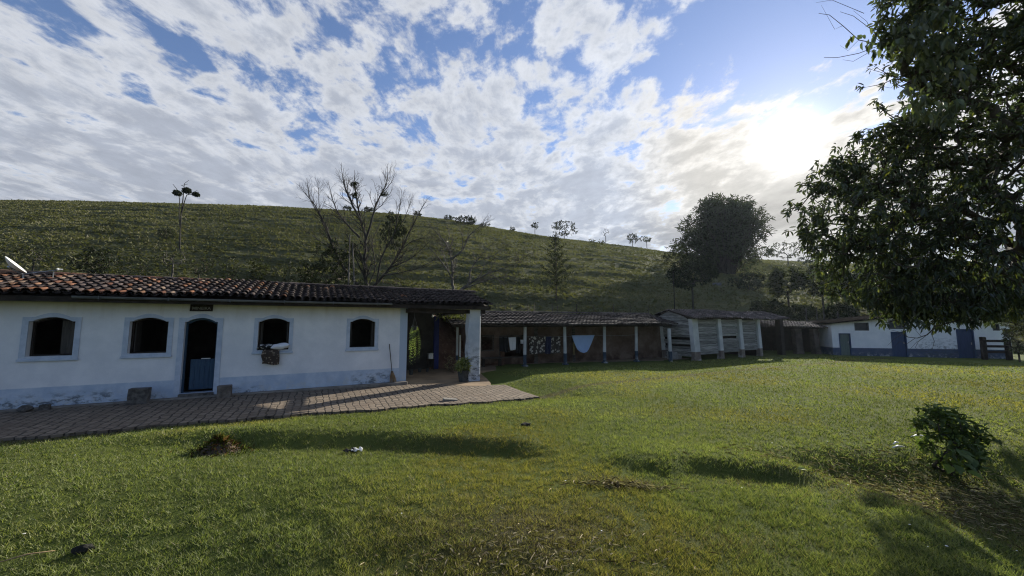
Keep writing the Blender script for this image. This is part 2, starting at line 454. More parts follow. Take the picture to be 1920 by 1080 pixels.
BX = np.array([-9, -7, -4.8, -2.6, -1.06, .36, 1.3]); BY = np.array([7.75, 7.62, 7.45, 7.15, 6.9, 6.5, 6.25])
CX = np.array([-12, -2.6, -.6, 0, .5, 1.5]); CY = np.array([5.7, 5.5, 4.5, 3.8, 3.0, 1.8])
def ground(X, Y):
    X = np.asarray(X, float); Y = np.asarray(Y, float)
    D = np.hypot(X * .55, Y)
    g = -.05 - .33 * ss(2.0, 8.0, D) - .09 * ss(13, 24, Y) - .10 * ss(14, 30, X)
    # bank whose near face is in shade
    a = .125 * ss(-8.6, -6.6, X) * (1 - ss(.1, .9, X))
    s = Y - np.interp(X, BX, BY) - .10 * np.sin(X * 1.9) - .45 * (fbm(X * .8, Y * .8, 3) - .5)
    far = np.exp(-(s / 1.3) ** 2); near = 1 - 1.75 * ss(0, .55, -s) + .75 * ss(.6, 2.0, -s)
    g = g + a * np.where(s > 0, far, near)
    # second low hump to the right
    a = .11 * ss(.9, 1.9, X) * (1 - ss(3.4, 4.6, X))
    s = Y - (5.75 - .12 * (X - 1.5)) - .07 * np.sin(X * 3) - .5 * (fbm(X * 1.1, Y * 1.1, 3) - .5)
    far = np.exp(-(s / 1.0) ** 2); near = 1 - 1.6 * ss(0, .5, -s) + .6 * ss(.5, 1.6, -s)
    g = g + a * np.where(s > 0, far, near)
    # ground falling towards the near left
    c = np.interp(X, CX, CY) - Y + .25 * np.sin(X * 1.3)
    g = g - .42 * ss(0, 3.2, c) * (1 - ss(.3, 1.6, X))
    # hollow by the bush
    q = ss(3.75, 5.0, X - .35 * np.sin(Y * 1.7)) * (1 - ss(9.5, 12, X)) * (1 - ss(5.6, 6.7, Y)) * ss(.5, 2.2, Y)
    g = g - .30 * q
    # small bumps
    g = g + .05 * (fbm(X * .9, Y * .9, 3) - .5) + .035 * (fbm(X * 3.3, Y * 3.3, 2) - .5) * np.exp(-D / 12)
    # meet the paving, the house and the sheds
    hx, hy = to_house(X, Y)
    e = path_edge(np.clip(hx, -16, 9.9))
    out = np.maximum(np.maximum(e - hy, hx - 9.8), 0)
    tgt = HZ + path_z(np.clip(hx, -20, 10)) - .10
    w = 1 - ss(.0, 2.2, out)
    w = w * (1 - ss(5.5, 9.0, hy))
    g = g * (1 - w) + tgt * w
    return g

def gat(px, py):
    """where a ray meets the lawn"""
    r = ray(px, py); z = -.3
    for _ in range(30):
        p = CAMP + r * ((z - CZ) / r[2]); z = .5 * z + .5 * float(ground(p[0], p[1]))
    return np.array([p[0], p[1], float(ground(p[0], p[1]))])

def axis(lo, hi, c, d0, grow):
    a = [c]; d = d0
    while a[-1] < hi: a.append(a[-1] + d); d *= grow
    b = [c]; d = d0
    while b[-1] > lo: b.append(b[-1] - d); d *= grow
    return np.array(sorted(set(b[1:] + a)))
gx = np.concatenate([axis(-400, -13, -13, .35, 1.25)[:-1], np.arange(-13, 13, .13), axis(13, 400, 13, .3, 1.08)])
gy = np.concatenate([axis(-400, -1, -1, .4, 1.3)[:-1], np.arange(-1, 12, .13), axis(12, 400, 12, .2, 1.07)])
GX, GY = np.meshgrid(gx, gy); GZ = ground(GX, GY)
nx, ny = len(gx), len(gy)
ii = (np.arange(ny - 1)[:, None] * nx + np.arange(nx - 1)[None]).ravel()
F = np.stack([ii, ii + 1, ii + nx + 1, ii + nx], 1)
dry = patch_fields(GX, GY).ravel()
tag(bulk('lawn', np.stack([GX.ravel(), GY.ravel(), GZ.ravel()], 1), F, MAT['lawn'], col=np.repeat(dry[:, None], 3, 1), smooth=True), kind='structure')

# ------------------------------------------------------------------ hill
SK = np.array([(-700, 392), (-300, 384), (0, 376), (130, 377), (250, 380), (380, 383), (520, 387), (600, 392), (700, 398), (760, 403), (840, 412), (930, 428), (1020, 443),
      (1100, 453), (1180, 462), (1240, 471), (1300, 478), (1400, 486), (1500, 490), (1600, 494), (1750, 500), (1920, 503), (2300, 515), (3000, 540)], float)
_u = []; _k = []
for px, py in SK:
    r = ray(px, py); _u.append(r[0] / r[1]); _k.append(r[2] / r[1])
_u = np.array(_u); _k = np.array(_k)
def hill_yc(u): return np.interp(u, [-2.4, -1.4, 0, .5, 1, 2.5], [76, 82, 98, 118, 124, 112])
def hill_yf(u): return np.interp(u, [-2.4, -1.4, -.8, -.3, .1, .45, .8, 1.4, 2.5], [11, 15.5, 19.5, 21.5, 25.5, 29, 32, 31, 26])
def hill(X, Y):
    X = np.asarray(X, float); Y = np.maximum(np.asarray(Y, float), .5)
    u = X / Y
    yc = hill_yc(u); yf = hill_yf(u); hc = CZ + yc * np.interp(u, _u, _k)
    t = (Y - yf) / (yc - yf)
    tt = np.clip(t, 0, 1)
    z = -.62 + (hc + .62) * (tt * (1.22 - .22 * tt)) * (.35 + .65 * ss(0, .16, tt))
    env = ss(.02, .12, tt) * (1 - ss(.86, .99, tt))
    # cattle terraces following the contours
    ph = z / 1.9 + 3.4 * fbm(X * .03, Y * .03, 3) + .9 * fbm(X * .16, Y * .16, 3)
    fr = ph - np.floor(ph)
    z = z + env * (.46 * (ss(.35, .62, fr) - fr) * np.clip(2.6 * fbm(X * .06 + 9, Y * .06, 3) - .85, 0, 1.2))
    z = z + (env + .15) * (.34 * (fbm(X * .35, Y * .35, 3) - .5) + .16 * (fbm(X * 1.3, Y * 1.3, 3) - .5))
    z = z - .3 * np.clip(t - 1, 0, 5) * 6
    return np.where(t < 0, -.62 + t * 6, z)
us = np.concatenate([np.linspace(-2.4, -1.5, 40)[:-1], np.linspace(-1.5, 1.5, 420), np.linspace(1.5, 2.5, 40)[1:]])
ts = np.concatenate([np.linspace(-.03, 1, 330), np.linspace(1.02, 1.6, 12)])
U, T = np.meshgrid(us, ts); HY = hill_yf(U) + (hill_yc(U) - hill_yf(U)) * T; HX = U * HY; HZZ = hill(HX, HY)
nx, ny = len(us), len(ts)
ii = (np.arange(ny - 1)[:, None] * nx + np.arange(nx - 1)[None]).ravel()
F = np.stack([ii, ii + 1, ii + nx + 1, ii + nx], 1)
tag(bulk('hill', np.stack([HX.ravel(), HY.ravel(), HZZ.ravel()], 1), F, MAT['hill'], smooth=True), kind='structure')

def hat(px, py, y0=14.0):
    """where a ray meets the hill"""
    r = ray(px, py); r = r / r[1]
    Y = np.arange(y0, 150, .15)
    z = CZ + r[2] * Y; h = hill(r[0] * Y, Y)
    k = np.argmax(h >= z)
    if not (h >= z).any(): k = int(np.argmin(z - h))
    return np.array([r[0] * Y[k], Y[k], h[k]])

# pasture tufts
n = 120000
u = RNG.uniform(-1.55, 1.55, n); tq = RNG.uniform(0, 1, n) ** 1.2
Y = hill_yf(u) + (hill_yc(u) - hill_yf(u)) * (tq * 1.0); X = u * Y; Z = hill(X, Y)
nb = 3
ang = RNG.uniform(0, 2 * np.pi, (n, nb)); hgt = (.05 + .15 * RNG.random((n, nb)) ** 2 + .0012 * Y[:, None]) * (.4 + 1.1 * fbm(X * .2, Y * .2, 2))[:, None]
wid = .04 + .0020 * Y[:, None] + .05 * RNG.random((n, nb)); lean = .45 * RNG.random((n, nb))
bx = X[:, None] + RNG.normal(0, .15, (n, nb)); by = Y[:, None] + RNG.normal(0, .15, (n, nb)); bz = np.repeat(Z[:, None] - .08, nb, 1)
cx, sx = np.cos(ang), np.sin(ang)
l2 = RNG.uniform(0, 2 * np.pi, (n, nb))
V = np.stack([np.stack([bx - cx * wid, by - sx * wid, bz], -1), np.stack([bx + cx * wid, by + sx * wid, bz], -1),
              np.stack([bx + np.cos(l2) * lean, by + np.sin(l2) * lean, bz + hgt], -1)], 2).reshape(-1, 3)
base = np.array([.118, .122, .060]); dryc = np.array([.20, .185, .11]); dk = np.array([.03, .036, .018])
m1 = fbm(X * .16, Y * .16, 3)[:, None]; m2 = RNG.random((n, 1))
cc = base * (1 - m2) + dryc * m2 * m1 * 1.2 + dk * (1 - m1) * .4
V_c = np.repeat(np.repeat(cc, nb, 0), 3, 0)
tag(bulk('pasture_grass', V, np.arange(len(V)).reshape(-1, 3), MAT['tuft'], col=V_c), 'rough tufted pasture grass covering the hillside', 'grass', kind='stuff')

# lawn blades: most of them near the camera
def blades(n):
    d = 1.6 * np.exp(RNG.random(n) * np.log(34 / 1.6)); th = RNG.uniform(-1.3, 1.3, n)
    X = d * np.sin(th); Y = d * np.cos(th)
    hx, hy = to_house(X, Y)
    e = path_edge(np.clip(hx, -16, 9.9)) + .34 * (fbm(hx * 2.2, hy * 2.2, 3) - .30)
    k = ~((hy > e - .02) & (hx < 9.75)) & ~((hy > -1.0) & (hx < 11))
    k &= Y < 17.6 + X * .36 + 1.0 * (X > 9)
    return X[k], Y[k], d[k]
X, Y, D = blades(1000000)
cl = fbm(X * 2.2, Y * 2.2, 3); cl2 = fbm(X * 9, Y * 9, 2)
keep = RNG.random(len(X)) < .35 + 1.1 * cl2
X, Y, D, cl, cl2 = X[keep], Y[keep], D[keep], cl[keep], cl2[keep]
n = len(X); Z = ground(X, Y); dr = patch_fields(X, Y)
h = (.015 + .026 * RNG.random(n)) * (.25 + 1.5 * cl2) * (1 + D * .02) * (1 - .25 * dr)
w = .0022 * (np.maximum(D, 2.2) / 2.2) ** .85 * (.7 + .6 * RNG.random(n))
a = RNG.uniform(0, 2 * np.pi, n); l = RNG.uniform(0, 2 * np.pi, n); le = h * (.3 + 1.3 * RNG.random(n))
ca, sa = np.cos(a), np.sin(a)
V = np.empty((n, 3, 3))
V[:, 0] = np.stack([X - ca * w, Y - sa * w, Z - .006], 1); V[:, 1] = np.stack([X + ca * w, Y + sa * w, Z - .006], 1)
V[:, 2] = np.stack([X + np.cos(l) * le, Y + np.sin(l) * le, Z + h], 1)
g1 = np.array([.088, .112, .040]); g2 = np.array([.164, .172, .074]); g3 = np.array([.24, .205, .12]); g4 = np.array([.035, .06, .014])
q = RNG.random((n, 1)); cc = g1 * (1 - q) + g2 * q
big = fbm(X * .5, Y * .5, 2)[:, None]
yl = ss(.42, .68, fbm(X * .33 + 50, Y * .33, 3))[:, None]
cc = cc * (1 - yl * np.array([[-.30, -.06, .10]])) * 1.25
cc = cc * (.62 + .76 * big) * (.55 + .9 * cl2[:, None])
cc = np.where(RNG.random((n, 1)) < .14, g4, cc)
isdry = RNG.random((n, 1)) < (.03 + .75 * dr[:, None])
cc = np.where(isdry, g3 * (.25 + .8 * RNG.random((n, 1))), cc)
tag(bulk('grass', V.reshape(-1, 3), np.arange(3 * n).reshape(-1, 3), MAT['blade'], col=np.repeat(cc, 3, 0)), 'short mown lawn grass with dry straw patches', 'grass', kind='stuff')

# ================================================================== FARMHOUSE (local x along the facade, y away, z up)
house = empty('farmhouse', (A0[0], A0[1], HZ), TH1, 'long low white farmhouse with pale blue trim and old clay barrel tile roof', 'farmhouse')
def opening(x0, x1, zb, zs, rise=.11, sh=.05, n=12):
    """opening outline: jambs, small shoulders and a low arch"""
    p = [(x0, zb), (x1, zb), (x1, zs), (x1 - sh, zs)]
    for i in range(1, n):
        t_ = i / n; x = (x1 - sh) + (x0 + sh - x1 + sh) * t_
        p.append((x, zs + rise * math.sin(math.pi * t_) ** .8))
    return p + [(x0 + sh, zs), (x0, zs)]
def surround(x0, x1, zb, zs, rise=.11, n=12):
    w = x1 - x0; sh = w * .2
    p = [(x0, zb), (x1, zb), (x1, zs), (x1 - sh, zs)]
    for i in range(1, n):
        t_ = i / n; x = (x1 - sh) + (x0 + sh - x1 + sh) * t_
        p.append((x, zs + rise * math.sin(math.pi * t_)))
    return p + [(x0 + sh, zs), (x0, zs)]
WIN = [(-3.09, -2.25), (-1.19, -.36), (1.81, 2.66), (4.49, 5.33)]
holes = [opening(a, b, 1.26, 2.16) for a, b in WIN] + [opening(0.0, .78, .07, 2.15, .12)]
WX0, WX1, WD = -9.0, 6.47, 4.6
fw = MB().plate([(WX0, -.3), (WX1, -.3), (WX1, 2.86), (WX0, 2.86)], holes, 0, .3)
fw.box(WX1 - .3, WX1, .3, WD, -.3, 2.86); fw.box(WX0, WX0 + .3, .3, WD, -.3, 2.86)
fw.box(WX0 + .3, WX1 - .3, WD - .3, WD, -.3, 2.86)
fw.build('wall', MAT['wall'], house)
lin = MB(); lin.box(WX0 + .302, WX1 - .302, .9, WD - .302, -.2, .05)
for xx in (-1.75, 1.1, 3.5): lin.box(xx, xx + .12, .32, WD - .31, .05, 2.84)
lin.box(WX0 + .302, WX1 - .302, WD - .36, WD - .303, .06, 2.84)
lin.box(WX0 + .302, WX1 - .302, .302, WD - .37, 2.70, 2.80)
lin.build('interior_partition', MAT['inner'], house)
MB().cbox(WX0, WX1 + .02, -.24, -.003, -.35, -.015, .02).build('plinth', MAT['concrete'], house)
for k, (a, b) in enumerate(WIN):
    f = MB().plate(surround(a - .11, b + .11, 1.13, 2.27), [opening(a + .002, b - .002, 1.262, 2.158)], -.022, .012)
    f.cbox(a - .13, b + .13, -.05, -.024, 1.14, 1.20, .008)
    w = f.build('window', MAT['frame'], house)
    # dark inner wooden frame
    fr = MB().plate(opening(a + .003, b - .003, 1.263, 2.157, .11), [opening(a + .045, b - .045, 1.30, 2.12, .10)], .16, .22)
    fr.build('window_frame', MAT['darkwood'], w)
    if k == 0:                                # open inward shutter leaves showing on the right
        for (xa, xb, ya) in ((b - .36, b - .21, .30), (b - .195, b - .06, .26)):
            s_ = MB(); s_.box(xa, xb, ya, ya + .03, 1.30, 2.18); s_.box(xa + .02, xb - .02, ya - .015, ya - .001, 1.40, 1.46); s_.box(xa + .02, xb - .02, ya - .015, ya - .001, 1.95, 2.01)
            s_.build('shutter', MAT['shutter'], w)
    else:
        for xa in (a + .05, b - .08): MB().box(xa, xa + .03, .24, .62, 1.30, 2.16).build('shutter', MAT['shutter'], w)
d = MB().plate(surround(-.13, .91, -.0, 2.27, .12), [opening(.002, .778, .0, 2.148, .12)], -.022, .012).build('doorway', MAT['frame'], house)
fr = MB().plate(opening(.003, .777, .071, 2.147, .12), [opening(.045, .735, .072, 2.10, .11)], .14, .22).build('door_frame', MAT['bluedoor'], d)
hd = MB(); hd.box(.15, .735, .235, .275, .14, 1.03)
for i in range(5): hd.cbox(.155 + i * .116, .262 + i * .116, .222, .234, .15, 1.02, .004)
hd.box(.152, .732, .214, .221, .30, .38); hd.box(.152, .732, .214, .221, .82, .90)
hdo = hd.build('half_door', MAT['bluedoor'], d)
MB().box(.40, .62, .205, .24, 1.035, 1.055).build('latch', MAT['whitemetal'], hdo)
MB().cbox(-.02, .80, -.06, .30, -.02, .065, .015).build('threshold', MAT['stone'], d)

# ---- barrel tile roof
def barrel_roof(x0, x1, y0, z0, slope, run, tile=.21, expo=.36, hue=None, seed=3, seg=6, jit=1.0):
    rg = random.Random(seed); mb = MB()
    sl = math.hypot(1, slope); ncol = int((x1 - x0) / tile); nrow = int(run * sl / expo)
    sag = lambda x: .035 * math.sin(x * .55 + 1) + .02 * math.sin(x * 1.7)
    for i in range(ncol):
        xc = x0 + tile * (i + .5)
        off = rg.uniform(-.03, .05)
        for j in range(nrow + 1):
            s0 = j * expo + off + rg.uniform(-.025, .025) * jit
            L = .46; r0 = .098 + rg.uniform(-.006, .006); r1 = .076; h0 = .045; h1 = .012
            dx0 = rg.uniform(-.016, .016) * jit; dx1 = rg.uniform(-.016, .016) * jit; tw = rg.uniform(-.008, .012) * jit
            vs = []
            for s_, r_, hh, dx in ((s0, r0, h0 + tw, dx0), (s0 + L, r1, h1, dx1)):
                for k in range(seg + 1):
                    th = math.pi * k / seg
                    px_ = xc + dx - math.cos(th) * r_; lz = hh + math.sin(th) * r_ * .92
                    vs.append((px_, y0 + (s_ - lz * slope) / sl, z0 + sag(xc) + (s_ * slope + lz) / sl))
            # inner lip of the lower end
            for k in range(seg + 1):
                th = math.pi * k / seg; r_ = r0 - .016
                px_ = xc + dx0 - math.cos(th) * r_; lz = h0 + tw + math.sin(th) * r_ * .92
                vs.append((px_, y0 + (s0 - lz * slope) / sl, z0 + sag(xc) + (s0 * slope + lz) / sl))
            m = seg + 1; fs = []
            for k in range(seg):
                fs.append((k, k + m, k + m + 1, k + 1)); fs.append((k + 2 * m, k, k + 1, k + 2 * m + 1))
            mb.add(vs, fs, hue(xc, j, rg))
        # channel tile between
        xc += tile / 2; vs = []
        for s_ in (-.02 + off, run * sl + .05):
            for k in range(5):
                th = math.pi * k / 4
                lz = .06 - math.sin(th) * .065
                vs.append((xc - math.cos(th) * .085, y0 + (s_ - lz * slope) / sl, z0 + sag(xc) + (s_ * slope + lz) / sl))
        mb.add(vs, [(k, k + 5, k + 6, k + 1) for k in range(4)], (.05, .04, .035))
    return mb
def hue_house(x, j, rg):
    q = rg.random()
    f = 1 / (1 + math.exp((x - 1.2 + rg.uniform(-2, 2)) * .75))     # orange tiles likelier towards the left, dark ones towards the right
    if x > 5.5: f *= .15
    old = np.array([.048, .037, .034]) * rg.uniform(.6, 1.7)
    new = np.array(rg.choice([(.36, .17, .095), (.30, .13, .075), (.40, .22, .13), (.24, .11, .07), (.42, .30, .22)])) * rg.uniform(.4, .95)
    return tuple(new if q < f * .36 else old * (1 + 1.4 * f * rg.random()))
EY, EZ, SLP, RUN = -.50, 2.855, .255, 2.65
RX0, RX1 = -9.4, on_house(925, 568, EY)[0]
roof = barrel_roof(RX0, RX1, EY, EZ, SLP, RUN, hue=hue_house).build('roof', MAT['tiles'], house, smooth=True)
yr, zr = EY + RUN, EZ + SLP * RUN
dk = MB()
for i in range(int((RX1 - RX0) / .5)):
    xa = RX0 + i * .5; xb = min(xa + .5, RX1)
    dk.add([(xa, EY + .05, EZ - .075), (xb, EY + .05, EZ - .075), (xb, yr, zr - .06), (xa, yr, zr - .06), (xa, WD + .4, EZ - .11), (xb, WD + .4, EZ - .11)],
           [(0, 1, 2, 3), (3, 2, 5, 4)])
dk.build('roof_deck', MAT['darkwood'], roof)
rf = MB()
for i in range(int((RX1 - RX0) / .6)):
    x = RX0 + .3 + i * .6
    rf.add([(x - .04, EY + .06, EZ - .17), (x + .04, EY + .06, EZ - .17), (x + .04, yr, zr - .16), (x - .04, yr, zr - .16),
            (x - .04, EY + .06, EZ - .08), (x + .04, EY + .06, EZ - .08), (x + .04, yr, zr - .067), (x - .04, yr, zr - .067)],
           [(0, 3, 2, 1), (0, 1, 5, 4), (1, 2, 6, 5), (3, 0, 4, 7)])
rf.box(RX0, RX1 - .1, EY + .04, EY + .075, EZ - .2, EZ - .06)
rf.build('rafter', MAT['darkwood'], roof)['kind'] = 'stuff'
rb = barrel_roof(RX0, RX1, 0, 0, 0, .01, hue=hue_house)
ridge = MB(); rg_ = random.Random(5); x = RX0
while x < RX1 - .1:
    r_ = .115 + rg_.uniform(-.008, .008); vs = []
    for xx, rr in ((x, r_), (x + .42, r_ * .88)):
        for k in range(7):
            th = math.pi * k / 6; vs.append((xx, yr - math.cos(th) * rr * 1.1, zr + .02 + math.sin(th) * rr + rg_.uniform(-.004, .004)))
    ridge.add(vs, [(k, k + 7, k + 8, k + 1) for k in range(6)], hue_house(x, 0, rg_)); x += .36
ridge.build('ridge_tile', MAT['tiles'], roof, smooth=True)['kind'] = 'stuff'
# gutter
gx0, gx1 = on_house(137, 556, EY)[0], on_house(735, 570, EY)[0]
gt = MB(); prof = [(math.cos(th) * .065, math.sin(th) * .065) for th in np.linspace(math.pi, 2 * math.pi, 8)]
vs = []
for xx in (gx0, gx1):
    for (py_, pz_) in prof: vs.append((xx, EY - .02 + py_, EZ - .045 + pz_))
    for (py_, pz_) in reversed(prof): vs.append((xx, EY - .02 + py_ * .92, EZ - .043 + pz_ * .92))
m = 16
gt.add(vs, [(k, k + m, (k + 1) % m + m, (k + 1) % m) for k in range(m)] + [tuple(range(m)), tuple(range(2 * m - 1, m - 1, -1))])
g_ = gt.build('gutter', MAT['gutter'], house)
for i in range(6):
    xx = gx0 + .5 + i * (gx1 - gx0 - 1) / 5
    b_ = MB(); b_.box(xx - .012, xx + .012, EY - .09, EY + .06, EZ - .118, EZ - .112); b_.box(xx - .012, xx + .012, EY - .095, EY - .09, EZ - .118, EZ - .03)
    b_.build('gutter_bracket', MAT['gutter'], g_)
# porch: pillar, beams, dark rear wall and blue jamb
ppx = on_house(889, 712, -.12)
px0, px1 = on_house(879, 650, -.32)[0], on_house(900.5, 650, -.32)[0]
pz1 = on_house(889, 581, -.32)[1]
pc = (px0 + px1) / 2
pl = MB(); rg_ = random.Random(4); nz = 14; vs = []
for i in range(nz + 1):
    z = -.35 + (pz1 + .35) * i / nz; e = .02 * math.sin(i * 1.3) + rg_.uniform(-.008, .008)
    e2 = (.05 if i in (9, 10) else 0)
    vs += [(px0 - e - e2, -.32, z), (px0 + .03 - e, -.35, z), (px1 - .03, -.35, z), (px1, -.32, z), (px1, .06, z), (px0 - e, .06, z)]
fs = [tuple(range(nz * 6, nz * 6 + 6))]
for i in range(nz):
    for k in range(6): fs.append((i * 6 + k, i * 6 + (k + 1) % 6, i * 6 + 6 + (k + 1) % 6, i * 6 + 6 + k))
pl.add(vs, fs); pl.build('pillar', MAT['pillar'], house)
bm_ = MB(); bm_.box(WX1 - .1, RX1 - .25, -.28, -.10, EZ - .36, EZ - .205); bm_.box(pc - .1, pc + .1, -.09, WD, EZ - .34, EZ - .20)
bm_.box(px0 - .02, px1 + .02, -.33, .04, pz1 + .002, EZ - .362)
bm_.build('beam', MAT['darkwood'], house)
bx0 = on_house(813, 650, WD - .35)[0]; bx1 = on_house(822, 650, WD - .35)[0]
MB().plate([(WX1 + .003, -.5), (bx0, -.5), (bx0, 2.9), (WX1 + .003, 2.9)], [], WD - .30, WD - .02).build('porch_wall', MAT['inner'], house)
bd = MB(); bd.box(bx0 + .003, bx1, WD - .42, WD - .0, -.4, 2.45)
for zz in (.2, 1.1, 2.0): bd.box(bx0 + .02, bx1 - .02, WD - .435, WD - .421, zz, zz + .08)
bd.build('blue_door_jamb', MAT['navy'], house)

# path and porch floor
def strip(xs, ys_lo, ys_hi, nyy, zf, name, m):
    V = []; F_ = []
    for i, x in enumerate(xs):
        for j in range(nyy + 1):
            y = ys_lo[i] + (ys_hi[i] - ys_lo[i]) * j / nyy
            p = from_house(x, y); V.append((x, y, zf(x, y)))
    top = len(V)
    for i in range(len(xs) - 1):
        for j in range(nyy):
            a = i * (nyy + 1) + j; F_.append((a, a + nyy + 1, a + nyy + 2, a + 1))
    # outer rim down into the ground
    rim = [i * (nyy + 1) for i in range(len(xs))] + [(len(xs) - 1) * (nyy + 1) + j for j in range(1, nyy + 1)]
    for i in rim: V.append((V[i][0], V[i][1], V[i][2] - .3))
    for k in range(len(rim) - 1): F_.append((rim[k], top + k, top + k + 1, rim[k + 1]))
    mb = MB(); mb.add(V, F_); o = mb.build(name, m)
    o.location = (A0[0], A0[1], HZ); o.rotation_euler = (0, 0, TH1); return tag(o, kind='structure')
xs = np.arange(-16, 9.81, .12)
lo = path_edge(xs) + .05 * np.sin(xs * 17) * (fbm(xs * 2, xs * 0, 2)) - .0
hi = np.where(xs < 6.6, -.20, -.20 - 1.3 * ss(6.6, 9.8, xs))
strip(xs, lo, hi, 26, lambda x, y: float(path_z(x) - .012 * abs(y) + .03 * (fbm(x * 1.3 + 40, y * 1.3 + 40, 2) - .5)), 'brick_path', MAT['setts'])
xs = np.arange(6.45, 10.6, .3)
strip(xs, np.where(xs < 6.6, -.20, -.20 - 1.3 * ss(6.6, 9.2, xs)) - .02 + 4.5 * ss(9.1, 10.8, xs), np.full(len(xs), 6.4), 16, lambda x, y: float(path_z(x) + .004 - .012 * max(-y, 0) + .0 * y), 'porch_floor', MAT['porchfloor'])

# ================================================================== LONG OPEN SHED WITH THE WASHING
O2 = at_z(984, 688, -.47); TH2 = R(21.5)
E2 = np.array([math.cos(TH2), math.sin(TH2)]); D2 = np.array([-math.sin(TH2), math.cos(TH2)])
def on_frame(O, D, px, py, y=0.0):
    r = ray(px, py); p0 = np.array([O[0] + D[0] * y, O[1] + D[1] * y, 0]); n = np.array([D[0], D[1], 0])
    q = CAMP + r * (((p0 - CAMP) @ n) / (r @ n)); dx = q[:2] - O[:2]
    return float(dx @ np.array([D[1], -D[0]])), float(q[2] - O[2])
def w2(px, py, y=0.0): return on_frame(O2, D2, px, py, y)
shed = empty('long_shed', tuple(O2), TH2, 'long low open shed with washing, dark tiled roof and mud back wall', 'shed')
ez = w2(1060, 608, -.55)[1]; e0 = w2(846, 606, -.55)[0]; e1 = w2(1272, 606, -.55)[0]
rz = w2(1000, 587, 2.0)[1]
def tile_sheet(x0, x1, y0, z0, y1, z1, rows, tw=.23, seed=1, amp=.028, step=.035, tone=(.8, 1.2), sagf=.03, light=0):
    """rows of interlocking tiles, each row stepped over the next"""
    rg = np.random.default_rng(seed); mb = MB()
    nxx = max(2, int((x1 - x0) / tw * 3)); xs = np.linspace(x0, x1, nxx)
    for j in range(rows):
        a = j / rows; b = (j + 1.12) / rows
        ya, za = y0 + (y1 - y0) * a, z0 + (z1 - z0) * a; yb, zb = y0 + (y1 - y0) * b, z0 + (z1 - z0) * b
        jj = np.repeat(rg.normal(0, .010, nxx // 3 + 1), 3)[:nxx]; jy = np.repeat(rg.normal(0, .014, nxx // 3 + 1), 3)[:nxx]
        wv = amp * np.sin(np.arange(nxx) * 2 * np.pi / 3) + sagf * np.sin(xs * .7 + seed)
        vs = []
        for i in range(nxx):
            vs.append((xs[i], ya + jy[i], za + step + wv[i] + jj[i])); vs.append((xs[i], yb, zb + wv[i] + .004))
            vs.append((xs[i], ya + jy[i] + .01, za + wv[i] + jj[i] - .012))
        for i in range(nxx - 1):
            k = i // 3
            q = rg.uniform(*tone) if i % 3 == 0 else q
            if i % 3 == 0 and light and rg.random() < light: q = rg.uniform(2.2, 4.5)
            b_ = len(mb.v)
            c = (q, q * .98, q * .96)
            mb.add([vs[i * 3], vs[i * 3 + 3], vs[i * 3 + 4], vs[i * 3 + 1], vs[i * 3 + 2], vs[i * 3 + 5]], [(0, 1, 2, 3), (4, 5, 1, 0)], c)
    return mb
sr = tile_sheet(e0, e1, -.55, ez, 2.0, rz, 8, seed=2, tone=(.6, 1.15), amp=.012, step=.07).build('roof', MAT['darktiles'], shed)
t_ = tile_sheet(e0, e1, 4.4, ez - .1, 2.0, rz - .01, 9, seed=3, tone=(.55, 1.1)).build('rear_roof_slope', MAT['darktiles'], sr)
rt = MB(); x = e0; rg_ = random.Random(9)
while x < e1 - .1:
    vs = []
    for xx, rr in ((x, .10), (x + .42, .085)):
        for k in range(6):
            th = math.pi * k / 5; vs.append((xx, 2.0 - math.cos(th) * rr, rz + .03 + math.sin(th) * rr * .8))
    q = rg_.uniform(.6, 1.6); rt.add(vs, [(k, k + 6, k + 7, k + 1) for k in range(5)], (q, q, q)); x += .38
rt.build('ridge_tile', MAT['darktiles'], sr)['kind'] = 'stuff'
bmm = MB(); bmm.box(e0 + .2, e1 - .05, -.09, .09, ez - .14, ez - .0)
bmm.box(e0 + .2, e1 - .05, -.50, -.46, ez - .09, ez - .02)
bmm.build('beam', MAT['darkwood'], shed)
rfm = MB()
for i in range(int((e1 - e0) / .7)):
    x = e0 + .3 + i * .7
    rfm.add([(x - .035, -.5, ez - .12), (x + .035, -.5, ez - .12), (x + .035, 2, rz - .12), (x - .035, 2, rz - .12), (x - .035, -.5, ez - .03), (x + .035, -.5, ez - .03), (x + .035, 2, rz - .03), (x - .035, 2, rz - .03)],
            [(0, 3, 2, 1), (0, 1, 5, 4), (1, 2, 6, 5), (3, 0, 4, 7)])
rfm.build('rafter', MAT['darkwood'], shed)['kind'] = 'stuff'
for i, (pb, pt) in enumerate(((984, 982), (1060, 1057), (1134, 1131), (1194, 1191))):
    xb = w2(pb, 680, 0)[0]; rg_ = random.Random(20 + i)
    p_ = MB(); ln = rg_.uniform(-.03, .03)
    p_.tube([(xb, 0, -.15), (xb - .005, 0, .6), (xb + ln * .5, 0, 1.3), (xb + ln, 0, ez - .142)], [.095, .09, .083, .08], 10)
    p_.cbox(xb - .14, xb + .14, -.14, .14, -.2, .09, .02)
    p_.build('post', MAT['post'], shed, smooth=False)
